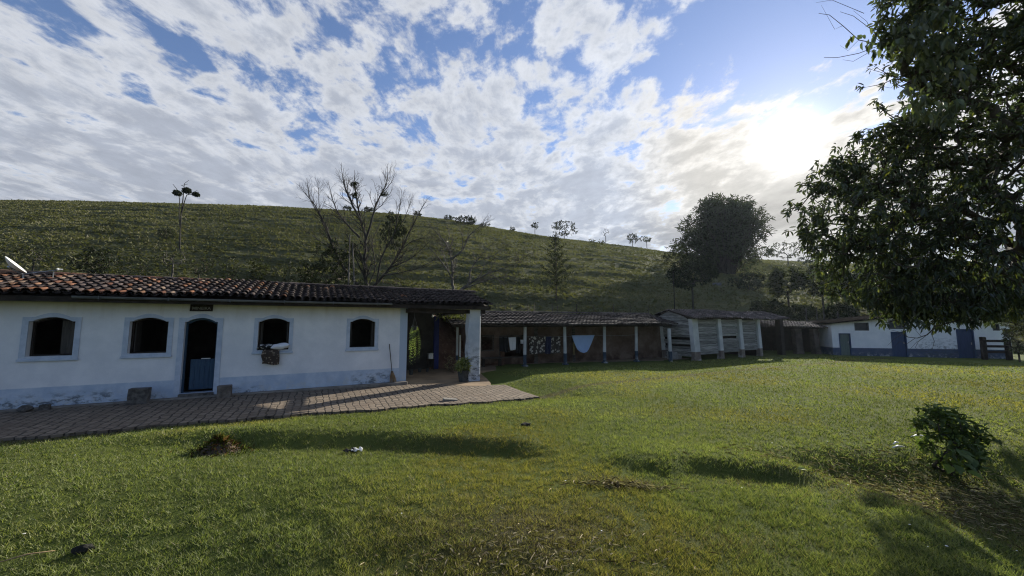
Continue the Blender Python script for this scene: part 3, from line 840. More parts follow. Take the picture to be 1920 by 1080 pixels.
# back wall
wy = 1.25
x0w, x1w = w2(880, 640, wy)[0], w2(1243, 640, wy)[0]
def rect(px0, py0, px1, py1):
    a = w2(px0, py0, wy); b = w2(px1, py1, wy)
    return [(a[0], b[1]), (b[0], b[1]), (b[0], a[1]), (a[0], a[1])]
hl = [rect(903, 630, 924, 656), rect(938, 631, 986, 668)]
bw = MB().plate([(x0w, -.3), (x1w, -.3), (x1w, rz - .15), (x0w, rz - .15)], hl, wy, wy + .25)
bw.box(x0w, x0w + .2, wy + .26, 3.9, -.3, ez); bw.box(x1w - .2, x1w, wy + .26, 3.9, -.3, ez); bw.box(x0w + .21, x1w - .21, 3.7, 3.9, -.3, ez)
bw.build('back_wall', MAT['mud'], shed)
for q in hl:
    (a, b), (c, d_) = q[0], q[2]
    df = MB().plate([(a - .06, b - .05), (c + .06, b - .05), (c + .06, d_ + .06), (a - .06, d_ + .06)], [[(a, b), (c, b), (c, d_), (a, d_)]], wy - .03, wy - .002)
    df.build('opening_frame', MAT['wood'], shed)
for (pa, pb) in ((1002, 1008), (1074, 1078)):          # timber studs standing in front of the back wall
    a = w2(pa, 650, wy - .12)[0]; b = w2(pb, 650, wy - .12)[0]
    MB().box(a, b, wy - .16, wy - .08, -.1, ez + .1).build('stud', MAT['wood'], shed)
for px_ in (857, 862.5):                                # thin posts at the left end
    a = w2(px_, 660, .9)[0]
    MB().tube([(a, .9, -.2), (a, .9, ez + .15 if px_ < 860 else ez - .55)], [.065 if px_ < 860 else .04] * 2, 8).build('post', MAT['whitemetal'] if px_ > 860 else MAT['post'], shed)
fl = MB(); xa, xb_ = x0w - 1.2, w2(1300, 680, 0)[0]
n_ = 40; vs = []
for i in range(n_ + 1):
    x = xa + (xb_ - xa) * i / n_; e = .05 * math.sin(i * 1.9) + .04 * math.sin(i * 4.1)
    vs += [(x, -.62 + e, -.3), (x, -.60 + e, .0 - .02), (x, 1.24, .03), (x, 4.0, .03)]
fs = []
for i in range(n_):
    for k in range(3): fs.append((i * 4 + k, i * 4 + 4 + k, i * 4 + 5 + k, i * 4 + k + 1))
fl.add(vs, fs); o = fl.build('shed_platform', MAT['porchfloor']); o.location = tuple(O2); o.rotation_euler = (0, 0, TH2); tag(o, kind='structure')

# red earth cut seen through the porch
eb = []
xs_, ts_ = np.linspace(-6.6, -.4, 46), np.linspace(0, 1, 26)
XX, TT = np.meshgrid(xs_, ts_)
YB = 18.6 + .22 * (XX + 4) + TT * 2.6
ZB = -.75 + 3.3 * ss(-.1, 1.1, TT) * (.75 + .3 * np.sin(XX * .9)) + .35 * (fbm(XX * 1.3, TT * 4, 3) - .5) + .16 * (fbm(XX * 4, TT * 12, 2) - .5)
ii = (np.arange(25)[:, None] * 46 + np.arange(45)[None]).ravel()
tag(bulk('earth_bank', np.stack([XX.ravel(), YB.ravel(), ZB.ravel()], 1), np.stack([ii, ii + 1, ii + 47, ii + 46], 1), MAT['earth'], smooth=True), kind='structure')

# ================================================================== PLANK BARN
O3 = at_z(1308, 677, -.50); TH3 = R(28.7)
E3 = np.array([math.cos(TH3), math.sin(TH3)]); D3 = np.array([-math.sin(TH3), math.cos(TH3)])
def w3(px, py, y=0.0): return on_frame(O3, D3, px, py, y)
barn = empty('plank_barn', tuple(O3), TH3, 'leaning grey plank barn with white pillars and ragged tile roof', 'barn')
LEAN = -.075
def pil(mb, xb, w, y0, y1, z1, lean=LEAN, z0=-.2):
    vs = []
    for z in (z0, .35, z1 * .6, z1):
        ww = w * (1.0 if z > .3 else 1.25); xo = xb + lean * max(z, 0)
        vs += [(xo - ww / 2, y0, z), (xo + ww / 2, y0, z), (xo + ww / 2, y1, z), (xo - ww / 2, y1, z)]
    fs = [(12, 13, 14, 15)]
    for i in range(3):
        for k in range(4): fs.append((i * 4 + k, i * 4 + (k + 1) % 4, i * 4 + 4 + (k + 1) % 4, i * 4 + 4 + k))
    return mb.add(vs, fs)
bez = w3(1350, 596, -.4)[1]; brz = w3(1266, 581, 1.4)[1]
bxs = [w3(p, q, 0)[0] for p, q in ((1306, 665), (1352, 665), (1391, 662), (1425, 660))]
wd = [.50, .34, .34, .32]
for x, w_ in zip(bxs, wd):
    pil(MB(), x, w_, -.12, .14, bez - .06).build('pillar', MAT['barnpillar'], barn)
xp = w3(1466, 660, 0)[0]
pil(MB(), xp, .42, -.14, .2, bez - .06, -.03).build('end_post', MAT['darkwood'], barn)
def boards(xa, xb, z0, z1, y, lean, skip=(), seed=0, h=.155, hull=None):
    rg = random.Random(seed); mb = MB(); z = z0; k = 0
    while z < z1 - .03:
        hh = h * rg.uniform(.85, 1.12); zt = min(z + hh, z1)
        if k not in skip:
            q = rg.uniform(.55, 1.15); t1 = rg.uniform(-.008, .008); yy = y + rg.uniform(0, .022)
            L0, L1 = lean * z, lean * zt
            a0, a1 = (xa + L0, xb + L0); b0, b1 = (xa + L1, xb + L1)
            if hull: (a0, a1), (b0, b1) = hull(z), hull(zt)
            g = rg.uniform(.004, .018)
            vs = [(a0, yy, z + t1), (a1, yy, z - t1), (a1, yy + .022, z - t1), (a0, yy + .022, z + t1), (b0, yy, zt - g + t1), (b1, yy, zt - g - t1), (b1, yy + .022, zt - g - t1), (b0, yy + .022, zt - g + t1)]
            mb.add(vs, [(0, 3, 2, 1), (4, 5, 6, 7), (0, 1, 5, 4), (1, 2, 6, 5), (2, 3, 7, 6), (3, 0, 4, 7)], (q, q * 1.0, q * 1.0))
        z = zt; k += 1
    return mb
bot = w3(1330, 664, .0)[1]
for i in range(3):
    a, b = bxs[i] + wd[i] / 2 + .003, bxs[i + 1] - wd[i + 1] / 2 - .003
    boards(a, b, bot + .05 * i, bez - .09, 0.0, LEAN, skip=((), (6,), ())[i] if i != 0 else (), seed=30 + i).build('plank_wall', MAT['plank'], barn)
# gable end: boards running away from the near pillar
GW = 2.75
M90 = Matrix.Rotation(R(90), 4, 'Z')
def gboards(z0, z1, skip, seed, hull):
    mb = boards(0, 0, z0, z1, 0, 0, skip, seed, hull=hull)
    out = MB(); off = bxs[0] - .2
    out.v = [(off + LEAN * max(p[2], 0) - p[1], p[0], p[2]) for p in mb.v]; out.f = [tuple(reversed(f)) for f in mb.f]; out.c = mb.c
    return out
def ghull(z):
    lo, hi = .15, GW
    if z > bez - .05:
        f = min(1, (z - bez + .05) / max(brz - bez - .02, .1)); lo = .15 + (1.35 - .15) * f; hi = GW - (GW - 1.45) * f
    return (lo, hi)
g_ = gboards(.25, brz - .08, (4, 7), 44, ghull); g_.build('gable_wall', MAT['plank'], barn)
cw = MB(); cw.box(bxs[0] + .05, bxs[3], 2.70, 2.8, -.2, bez); cw.box(bxs[3] - .14, bxs[3] - .05, .15, 2.69, -.2, bez)
cw.build('rear_wall', MAT['darkwood'], barn)
br_ = tile_sheet(bxs[0] - .62, xp + .55, -.45, bez - .02, 1.4, brz, 7, seed=6, amp=.04, step=.05, tone=(.6, 1.8), sagf=.05, light=.10).build('roof', MAT['darktiles'], barn)
tile_sheet(bxs[0] - .62, xp + .55, 3.3, bez - .05, 1.4, brz - .02, 7, seed=7, amp=.04, step=.05, tone=(.6, 1.8), sagf=.05, light=.10).build('rear_roof_slope', MAT['darktiles'], br_)
bmm = MB(); bmm.box(bxs[0] - .5, xp + .5, -.06, .10, bez - .06, bez - .0 + .01)
bmm.add([(bxs[0] - .60, -.42, bez - .1), (bxs[0] - .54, -.42, bez - .1), (bxs[0] - .54, 1.4, brz - .09), (bxs[0] - .60, 1.4, brz - .09), (bxs[0] - .60, -.42, bez - .03), (bxs[0] - .54, -.42, bez - .03), (bxs[0] - .54, 1.4, brz - .02), (bxs[0] - .60, 1.4, brz - .02)],
        [(0, 3, 2, 1), (0, 1, 5, 4), (1, 2, 6, 5), (3, 0, 4, 7), (4, 5, 6, 7)])
bmm.build('beam', MAT['darkwood'], barn)
# white posts and a low lean-to frame between the shed and the barn
for (pb, pt, py0, py1, w_, nm, lab) in ((1245, 1239, 672, 610, .26, 'leaning_post', 'thicker of two slanting white posts at the right end of the long shed'),
                                   (1257.5, 1254, 679, 616, .16, 'leaning_post', 'thinner of two slanting white posts at the right end of the long shed')):
    b = at_z(pb, py0, -.5); t2 = at_y(pt, py1, b[1])
    p_ = MB(); hgt = t2[2] - b[2]; ln = (t2[0] - b[0]) / hgt
    pil(p_, 0, w_, -w_ / 2, w_ / 2, hgt, ln, -.12)
    o = p_.build(nm, MAT['barnpillar'] if w_ > .2 else MAT['post']); o.location = tuple(b); tag(o, lab, 'post', 'white posts between the shed and the barn')
cb_ = at_z(1265, 674, -.5)
cr = MB(); 
for i in range(3):
    for j in range(2): cr.cbox(-.42 + i * .28, -.15 + i * .28, -.2, .2, .0 + j * .24, .232 + j * .24, .012)
cr.box(-.43, .43, -.215, -.201, .20, .26)
o = cr.build('crate', M_var('pale_crate', (.26, .26, .25), (.38, .38, .37), 5, .9, .4, 30, .006)); o.location = (cb_[0], cb_[1], ground(cb_[0], cb_[1])); o.rotation_euler = (0, 0, TH2)
tag(o, 'pale grey crate standing at the foot of the thin slanting white post', 'crate')

# ================================================================== LOW OPEN SHED BEHIND THE BARN
O4 = at_z(1480, 665, -.57); TH4 = R(3)
D4 = np.array([-math.sin(TH4), math.cos(TH4)])
def w4(px, py, y=0.0): return on_frame(O4, D4, px, py, y)
low = empty('open_shed', tuple(O4), TH4, 'low dark open shed on brown pillars between barn and white outbuilding', 'shed')
lez = w4(1520, 614, -.5)[1]; lrz = w4(1500, 603, 1.7)[1]; l0 = w4(1424, 610, 0)[0]; l1 = w4(1577, 614, -.5)[0]
lr = tile_sheet(l0, l1, -.5, lez, 1.7, lrz, 7, seed=8, amp=.045, step=.05, tone=(.6, 1.9), sagf=.06, light=.06).build('roof', MAT['darktiles'], low)
tile_sheet(l0, l1, 3.9, lez - .1, 1.7, lrz - .02, 7, seed=9, amp=.045, step=.05, tone=(.6, 1.9), sagf=.06).build('rear_roof_slope', MAT['darktiles'], lr)
for (p, w_) in ((1497, .5), (1530, .42), (1561, .42)):
    x = w4(p, 650, 0)[0]; pil(MB(), x, w_, -.2, .2, lez - .1, -.05).build('pillar', M_var('brown_pillar', (.05, .038, .03), (.12, .095, .08), 3, .95, .5, 20, .02) if p == 1497 else bpy.data.materials['brown_pillar'], low)
bb = MB(); bb.box(l0, l1 - .1, 3.5, 3.7, -.2, lez); bb.box(l1 - .5, l1 - .35, .3, 3.49, -.2, lez); bb.box(l0, l1 - .1, -.12, .12, lez - .1, lez + .02)
bb.build('rear_wall', MAT['darkwood'], low)
tr = MB(); xa = w4(1455, 650, .5)[0]; tr.box(xa - .1, w4(1490, 650, .5)[0], .45, .55, .5, .58); tr.box(xa - .1, w4(1490, 650, .5)[0], .45, .55, .9, .98)
tr.build('rail', MAT['darkwood'], low)

# ================================================================== WHITE OUTBUILDING ON THE RIGHT
O5 = at_z(1566, 668, -.62); q5 = at_z(1886, 674, -.62); TH5 = math.atan2(q5[1] - O5[1], q5[0] - O5[0])
D5 = np.array([-math.sin(TH5), math.cos(TH5)])
def w5(px, py, y=0.0): return on_frame(O5, D5, px, py, y)
wb = empty('white_outbuilding', tuple(O5), TH5, 'white outbuilding with dark blue base and blue doors behind the big tree', 'outbuilding')
W5 = w5(1896, 640)[0]
def rect5(a, b, c, d_):
    p = w5((a + c) / 2, b); q = w5((a + c) / 2, d_); xa = w5(a, (b + d_) / 2)[0]; xb = w5(c, (b + d_) / 2)[0]
    return [(xa, max(q[1], -.02)), (xb, max(q[1], -.02)), (xb, p[1]), (xa, p[1])]
dr_ = [rect5(1574, 625, 1596, 669), rect5(1672, 622, 1701, 672), rect5(1795, 617, 1828, 674)]
wn = [rect5(1602, 605, 1629, 620), rect5(1666, 600, 1698, 617), rect5(1861, 607, 1874, 620), rect5(1885, 617, 1896, 631)]
wn[3] = [(p[0] - .08, p[1]) for p in wn[3]]
zl = w5(1566, 607)[1]; zr5 = 2.75
out = [(-.1, -.3), (W5, -.3), (W5, zr5 - .35), (W5 * .52, zr5 + .15), (W5 * .30, zr5 - .10), (-.1, zl)]
wbm = MB().plate(out, dr_ + wn, 0, .22)
wbm.box(-.1, .1, .221, 5, -.3, zl - .02); wbm.box(W5 - .2, W5, .221, 5, -.3, zr5 - .37); wbm.box(.11, W5 - .21, 4.8, 5, -.3, zl - .02)
wbm.build('wall', MAT['wbwall'], wb)
rm = MB()
top = [(-.35, zl - .02), (W5 * .30, zr5 - .07), (W5 * .52, zr5 + .18), (W5 + .3, zr5 - .38)]
for (xa, za), (xb, zb) in zip(top[:-1], top[1:]):
    rm.add([(xa, -.35, za + .01), (xb, -.35, zb + .01), (xb, 5.2, zb + .01), (xa, 5.2, za + .01), (xa, -.35, za + .11), (xb, -.35, zb + .11), (xb, 5.2, zb + .11), (xa, 5.2, za + .11)],
           [(0, 3, 2, 1), (4, 5, 6, 7), (0, 1, 5, 4), (2, 3, 7, 6)], (1, 1, 1))
rm.build('roof', M_var('outbuilding_roof', (.010, .009, .009), (.024, .022, .02), 4, 1, .4, 30, .006, spec=0), wb)
for i, q in enumerate(dr_):
    (a, b), (c, d_) = q[0], q[2]
    m_ = [MAT['greendoor'], MAT['darkblue'], MAT['darkblue']][i]
    dm = MB(); dm.box(a + .062, c - .062, .08, .12, b + .02, d_ - .062)
    nb_ = 5
    for k in range(nb_):
        w_ = (c - a - .13) / nb_; dm.cbox(a + .065 + k * w_ + .004, a + .065 + (k + 1) * w_ - .004, .066, .079, b + .03, d_ - .07, .004)
    do = dm.build('door', m_, wb)
    if i == 0: do['label'] = 'grey green plank door'
    MB().plate([(a, b), (c, b), (c, d_), (a, d_)], [[(a + .06, b + .001), (c - .06, b + .001), (c - .06, d_ - .06), (a + .06, d_ - .06)]], -.015, .1).build('frame', MAT['darkblue'], do)
    MB().box(c - .16, c - .12, .04, .065, b + .95, b + 1.1).build('handle', MAT['metal'], do)
for i, q in enumerate(wn):
    (a, b), (c, d_) = q[0], q[2]
    wm = MB().box(a + .002, c - .002, .14, .17, b + .002, d_ - .002)
    nl = max(3, int((d_ - b) / .07))
    for k in range(nl): wm.box(a + .01, c - .01, .10, .139, b + .01 + k * (d_ - b) / nl, b + .01 + k * (d_ - b) / nl + .012)
    w_ = wm.build('window', M_var('window_grey', (.05, .055, .065), (.09, .095, .11), 5, .6, .1, 30, .003) if i == 0 else bpy.data.materials['window_grey'], wb)
    MB().plate([(a, b), (c, b), (c, d_), (a, d_)], [[(a + .04, b + .04), (c - .04, b + .04), (c - .04, d_ - .04), (a + .04, d_ - .04)]], -.01, .09).build('frame', MAT['gutter'], w_)

# ================================================================== TREES
def leaf_mesh(P, Dr, Up, L, W, fold=.25, curl=.25):
    """leaves as two folded quads: base, two side points, tip. All arrays (n,3) / (n,)"""
    n = len(P)
    Dr = Dr / np.linalg.norm(Dr, axis=1, keepdims=True)
    S = np.cross(Dr, Up); S /= np.maximum(np.linalg.norm(S, axis=1, keepdims=True), 1e-6)
    Nn = np.cross(S, Dr)
    L = L[:, None]; W = W[:, None]
    mid1 = P + Dr * L * .32; mid2 = P + Dr * L * .68 - Nn * L * curl * .25
    tip = P + Dr * L - Nn * L * curl
    V = np.empty((n, 6, 3))
    V[:, 0] = P; V[:, 1] = mid1 + S * W * .5 + Nn * W * fold; V[:, 2] = mid2 + S * W * .42 + Nn * W * fold * .7
    V[:, 3] = tip; V[:, 4] = mid2 - S * W * .42 + Nn * W * fold * .7; V[:, 5] = mid1 - S * W * .5 + Nn * W * fold
    b = np.arange(n)[:, None] * 6
    F = np.concatenate([b + np.array([0, 1, 2, 3]), b + np.array([0, 3, 4, 5])], 0)
    return V.reshape(-1, 3), F

def randdir(n, rg, up=0.0):
    v = rg.normal(0, 1, (n, 3)); v /= np.linalg.norm(v, axis=1, keepdims=True); v[:, 2] += up
    return v / np.linalg.norm(v, axis=1, keepdims=True)

def grow(trunk, targets, r0, rg, wig=.08, rmin=.008, power=.46, back=.35):
    """branch skeleton: every target joins the nearest point already grown. Returns polylines with radii."""
    trunk = np.asarray(trunk, float)
    nodes = [trunk[0]]; par = [-1]
    for a, b in zip(trunk[:-1], trunk[1:]):
        k = max(2, int(np.linalg.norm(b - a) / .4))
        for i in range(1, k + 1):
            nodes.append(a + (b - a) * i / k); par.append(len(nodes) - 2)
    top = trunk[-1]
    order = np.argsort(np.linalg.norm(targets - top, axis=1))
    cap = 20 * len(targets) + 400
    NA = np.empty((cap, 3)); NA[:len(nodes)] = nodes; cnt = len(nodes); nt0 = cnt
    base = trunk[0]
    hb = np.linalg.norm(NA[:cnt] - base, axis=1)
    low = max(1, int(cnt * back))
    ends = []
    for o in order:
        p = targets[o]
        dd = np.linalg.norm(NA[:cnt] - p, axis=1)
        dd[:low] += 1e3
        # prefer parents that are nearer the root than the target
        dd = dd + .35 * np.maximum(0, np.linalg.norm(NA[:cnt] - top, axis=1) - np.linalg.norm(p - top))
        j = int(np.argmin(dd)); a = NA[j]; ln = np.linalg.norm(p - a)
        k = int(np.clip(ln / .35, 1, 9)); off = rg.normal(0, 1, 3) * wig * ln
        off[2] += .10 * ln * (1 if p[2] >= a[2] else -.4)
        pj = j
        for i in range(1, k + 1):
            t_ = i / k
            NA[cnt] = a + (p - a) * t_ + off * math.sin(math.pi * t_) + (rg.normal(0, .02 * ln / k, 3) if i < k else 0)
            par.append(pj); pj = cnt; cnt += 1
        ends.append(pj)
    par = np.array(par); w = np.zeros(cnt); w[ends] += 1
    ch = [[] for _ in range(cnt)]
    for i in range(1, cnt): ch[par[i]].append(i)
    for i in range(cnt - 1, 0, -1):
        if not ch[i] and w[i] == 0: w[i] = .3
        w[par[i]] += w[i]
    rad = r0 * np.maximum(w / w[0], 1e-6) ** power; rad = np.maximum(rad, rmin)
    # chains
    lines = []; stack = [(0, [0])]
    while stack:
        i, line = stack.pop()
        while ch[i]:
            c = sorted(ch[i], key=lambda k: -w[k])
            for k in c[1:]: stack.append((k, [i, k]))
            i = c[0]; line.append(i)
        lines.append(line)
    return NA[:cnt], rad, lines, np.array(ends)

def limbs(name, NA, rad, lines, m, parent=None, minr=0, sides=(8, 5, 4), tipf=.5):
    mb = MB()
    for ln in lines:
        rr = rad[ln].copy()
        if len(ln) > 1: rr[0] = min(rr[0], rr[1] * 1.15)
        rr[-1] *= tipf
        s_ = sides[0] if rr[0] > .06 else sides[1] if rr[0] > .02 else sides[2]
        mb.tube(NA[ln], rr, s_, cap=False)
    return mb.build(name, m, parent, smooth=True)

def ell_points(n, c, r, rg, shell=.5, zsq=1.0):
    d = rg.normal(0, 1, (n, 3)); d /= np.linalg.norm(d, axis=1, keepdims=True)
    q = (rg.random(n) ** (1 / 3)); q = shell + (1 - shell) * q if shell else q
    return np.asarray(c) + d * q[:, None] * np.asarray(r)

def sprays(C, rg, per, L, W, droop=.5, outward=None, spread=1.0, tint=None, tmul=(.6, 1.4)):
    """whorls of leaves round each twig end"""
    n = len(C) * per
    P = np.repeat(C, per, 0) + rg.normal(0, L * .24, (n, 3))
    D = randdir(n, rg) * spread
    if outward is not None: D = D + np.repeat(outward, per, 0)
    D[:, 2] -= droop
    up = np.tile([0, 0, 1.0], (n, 1)) + rg.normal(0, .35, (n, 3))
    Ls = L * rg.uniform(.6, 1.25, n); Ws = W * rg.uniform(.7, 1.2, n)
    V, F = leaf_mesh(P, D, up, Ls, Ws, .2, .22)
    q = rg.uniform(*tmul, (n, 1)) * (np.ones((1, 3)) if tint is None else tint(n))
    return V, F, np.repeat(q, 6, 0)

def tree(name, base, rz, label, cat='tree', group=None):
    return empty(name, tuple(map(float, base)), 0, label, cat, group)

def put(o, base):                               # world-space mesh under an empty that stands at the base
    o.data.transform(Matrix.Translation(-Vector(tuple(map(float, base)))))
    return o

# ---- big leafy tree on the right
rg = np.random.default_rng(5)
root = np.array([15.6, 10.6, float(ground(15.6, 10.6)) - .1])
bt = tree('leafy_tree', root, 0, 'large dark broad leaved tree hanging in from the right edge of the lawn')
def at_d(px, py, Y): return at_y(px, py, Y)
LOBES = [  # pixel centre, distance, pixel radii, number of twig ends
    (1590, 395, 9.2, 92, 100, 190), (1648, 300, 9.0, 80, 62, 120), (1705, 248, 8.8, 58, 34, 60), (1568, 330, 9.3, 45, 40, 60), (1690, 410, 9.6, 115, 110, 210), (1640, 500, 9.8, 95, 75, 200), (1740, 545, 9.6, 120, 75, 250), (1560, 440, 9.4, 52, 50, 70),
    (1830, 460, 9.5, 150, 130, 460), (1800, 340, 9.0, 140, 130, 330), (1850, 200, 8.4, 135, 125, 320), (1772, 140, 7.9, 50, 90, 80), (1800, 60, 7.6, 110, 95, 190), (1900, 60, 7.8, 120, 120, 230), (1680, 60, 7.9, 45, 40, 26),
    (1880, 562, 9.8, 80, 32, 120), (1785, 572, 9.6, 80, 26, 90), (1700, 560, 9.7, 55, 30, 70), (1700, 25, 7.6, 45, 55, 70), (1760, -110, 7.6, 130, 110, 200)]
C = []
for (px, py, Y, rx, ry, n) in LOBES:
    c = at_d(px, py, Y); s = Y / FOC * 1.03
    C.append(ell_points(n, c, (rx * s, min(rx, ry) * s * 1.1, ry * s), rg, .25))
# the part of the crown outside the frame
C.append(ell_points(650, (15.5, 11, 5.2), (4.2, 3.6, 3.8), rg, .3)); C.append(ell_points(250, (12.5, 8.5, 8.6), (3.2, 2.6, 1.8), rg, .3))
C = np.concatenate(C); C = C[C[:, 2] > .9]
trunk = [root, root + [-.15, .1, 1.4], root + [-.5, -.1, 2.8], root + [-1.5, -.4, 4.2]]
NA, rad, lines, ends = grow(trunk, C, .30, rg, .07, .006, .44)
put(limbs('trunk', NA, rad, lines, MAT['bark'], bt), root)
cen = np.array([13.5, 10.2, 5.0])
ow = C - cen; ow /= np.linalg.norm(ow, axis=1, keepdims=True)
def tl(n):
    a = np.ones((n, 3)); k = rg.random(n)
    a[k < .05] = (2.6, 2.0, .9); a[(k > .05) & (k < .2)] = (1.5, 1.35, .9); return a
V1, F1, c1 = sprays(C, rg, 9, .175, .050, .65, ow * .6, 1.0, tl)
k2 = C[(C[:, 1] < 8.3)]
put(bulk('foliage', V1, F1, MAT['leaf'], bt, col=c1), root)
# bare twigs reaching left at the top and under the crown
tw = MB()
def pixline(pts, Y, j=.0):
    return [at_d(px, py, Y + j * i) for i, (px, py) in enumerate(pts)]
for pts, r_ in (([(1715, 95), (1660, 85), (1610, 75), (1580, 48), (1555, 28), (1535, 25)], .012), ([(1720, 120), (1670, 95), (1640, 60), (1600, 30), (1575, 22)], .010), ([(1725, 60), (1690, 60), (1650, 85), (1610, 100), (1570, 108), (1545, 108)], .012),
                ([(1660, 85), (1640, 70), (1625, 40), (1600, 20)], .006), ([(1640, 92), (1600, 115), (1580, 112)], .006), ([(1745, 170), (1690, 150), (1650, 135), (1625, 128)], .009), ([(1690, 150), (1670, 165), (1640, 160)], .005),
                ([(1580, 48), (1565, 55), (1540, 10)], .005), ([(1610, 75), (1590, 95), (1575, 85)], .004), ([(1620, 25), (1560, 0), (1530, 5)], .006)):
    tw.tube(pixline(pts, 8.0), np.linspace(r_, r_ * .35, len(pts)), 5)
for pts, r_ in (([(1850, 590), (1800, 600), (1755, 612), (1738, 628), (1720, 634), (1702, 632), (1690, 620)], .018), ([(1738, 628), (1722, 640), (1716, 652), (1730, 658)], .007), ([(1745, 622), (1752, 640), (1748, 655)], .008), ([(1716, 634), (1700, 645), (1688, 640), (1676, 650)], .006),
                ([(1702, 632), (1685, 622), (1668, 618), (1655, 612)], .006), ([(1690, 628), (1676, 636), (1664, 648)], .005), ([(1720, 640), (1706, 655), (1699, 662)], .004), ([(1728, 632), (1716, 618), (1704, 610)], .005)):
    tw.tube(pixline(pts, 9.4), np.linspace(r_, r_ * .35, len(pts)), 5)
put(tw.build('twigs', MAT['bark'], bt), root)['kind'] = 'stuff'
# larger leaves on the nearer boughs and on the twigs
pp = np.array([at_d(px, py, 7.9) for px, py in ((1705, 30), (1712, 150), (1722, 185), (1730, 215), (1650, 80), (1640, 95), (1665, 95), (1660, 70), (1700, 60), (1690, 75), (1600, 72), (1625, 80), (1640, 60), (1700, 95), (1715, 120), (1720, 150), (1700, 105))])
near = np.concatenate([ell_points(34, at_d(1755, 150, 7.3), (.55, .4, 1.1), rg, .2), ell_points(50, at_d(1740, 60, 7.2), (.5, .4, .6), rg, .2), pp])
V, F, c = sprays(near, rg, 6, .21, .085, 1.1, None, .8, lambda n: np.where(rg.random((n, 1)) < .35, [[2.2, 1.9, 1.0]], [[1.3, 1.3, 1.0]]))
put(bulk('drooping_leaves', V, F, MAT['leaf'], bt, col=c), root)['kind'] = 'stuff'

# ---- generic foliage tree / shrub
def bushy(name, base, h, w, label, cat, m, per=8, n=140, L=.25, W=.14, seed=1, trunk_h=.3, r0=.12, group=None, shape=None, droop=.1, bark='bark', shell=.2, depth=.8, lean=0.0, parts=True, tm=(.5, 1.5)):
    rg = np.random.default_rng(seed); base = np.asarray(base, float)
    t_ = tree(name, base, 0, label, cat, group)
    if shape is None:
        C = ell_points(n, base + [lean, 0, trunk_h * h + (1 - trunk_h) * h / 2], (w / 2, w / 2 * depth, (1 - trunk_h) * h / 2), rg, shell)
        # clumped: keep what falls near a handful of random lobes
        k = ell_points(max(6, n // 14), base + [lean, 0, trunk_h * h + (1 - trunk_h) * h / 2], (w / 2 * .8, w / 2 * depth * .8, (1 - trunk_h) * h / 2 * .85), rg, .3)
        dmin = np.min(np.linalg.norm(C[:, None] - k[None], axis=2), axis=1)
        C = C[dmin < np.quantile(dmin, .78)]
    else:
        C = np.concatenate([ell_points(int(q[6]), base + np.array(q[:3]), q[3:6], rg, shell) for q in shape])
    NA, rad, lines, ends = grow([base - [0, 0, .15], base + [lean * .3, 0, trunk_h * h * .6], base + [lean * .7, 0, trunk_h * h + .1 * h]], C, r0, rg, .09, .012 * max(1, h / 6))
    put(limbs('trunk', NA, rad, lines, MAT[bark], t_, sides=(6, 4, 3)), base)
    ow = C - (base + [lean, 0, h * .5]); ow /= np.maximum(np.linalg.norm(ow, axis=1, keepdims=True), 1e-3)
    V, F, c = sprays(C, rg, per, L, W, droop, ow * .5, 1, None, tm)
    put(bulk('crown', V, F, MAT[m], t_, col=c), base)
    return t_
def sized(px, pyb, pyt, wpx):
    b = hat(px, pyb); s = np.linalg.norm(b - CAMP) / math.hypot(FOC, 1) ; s = b[1] / FOC
    return b, (pyb - pyt) * s, wpx * s

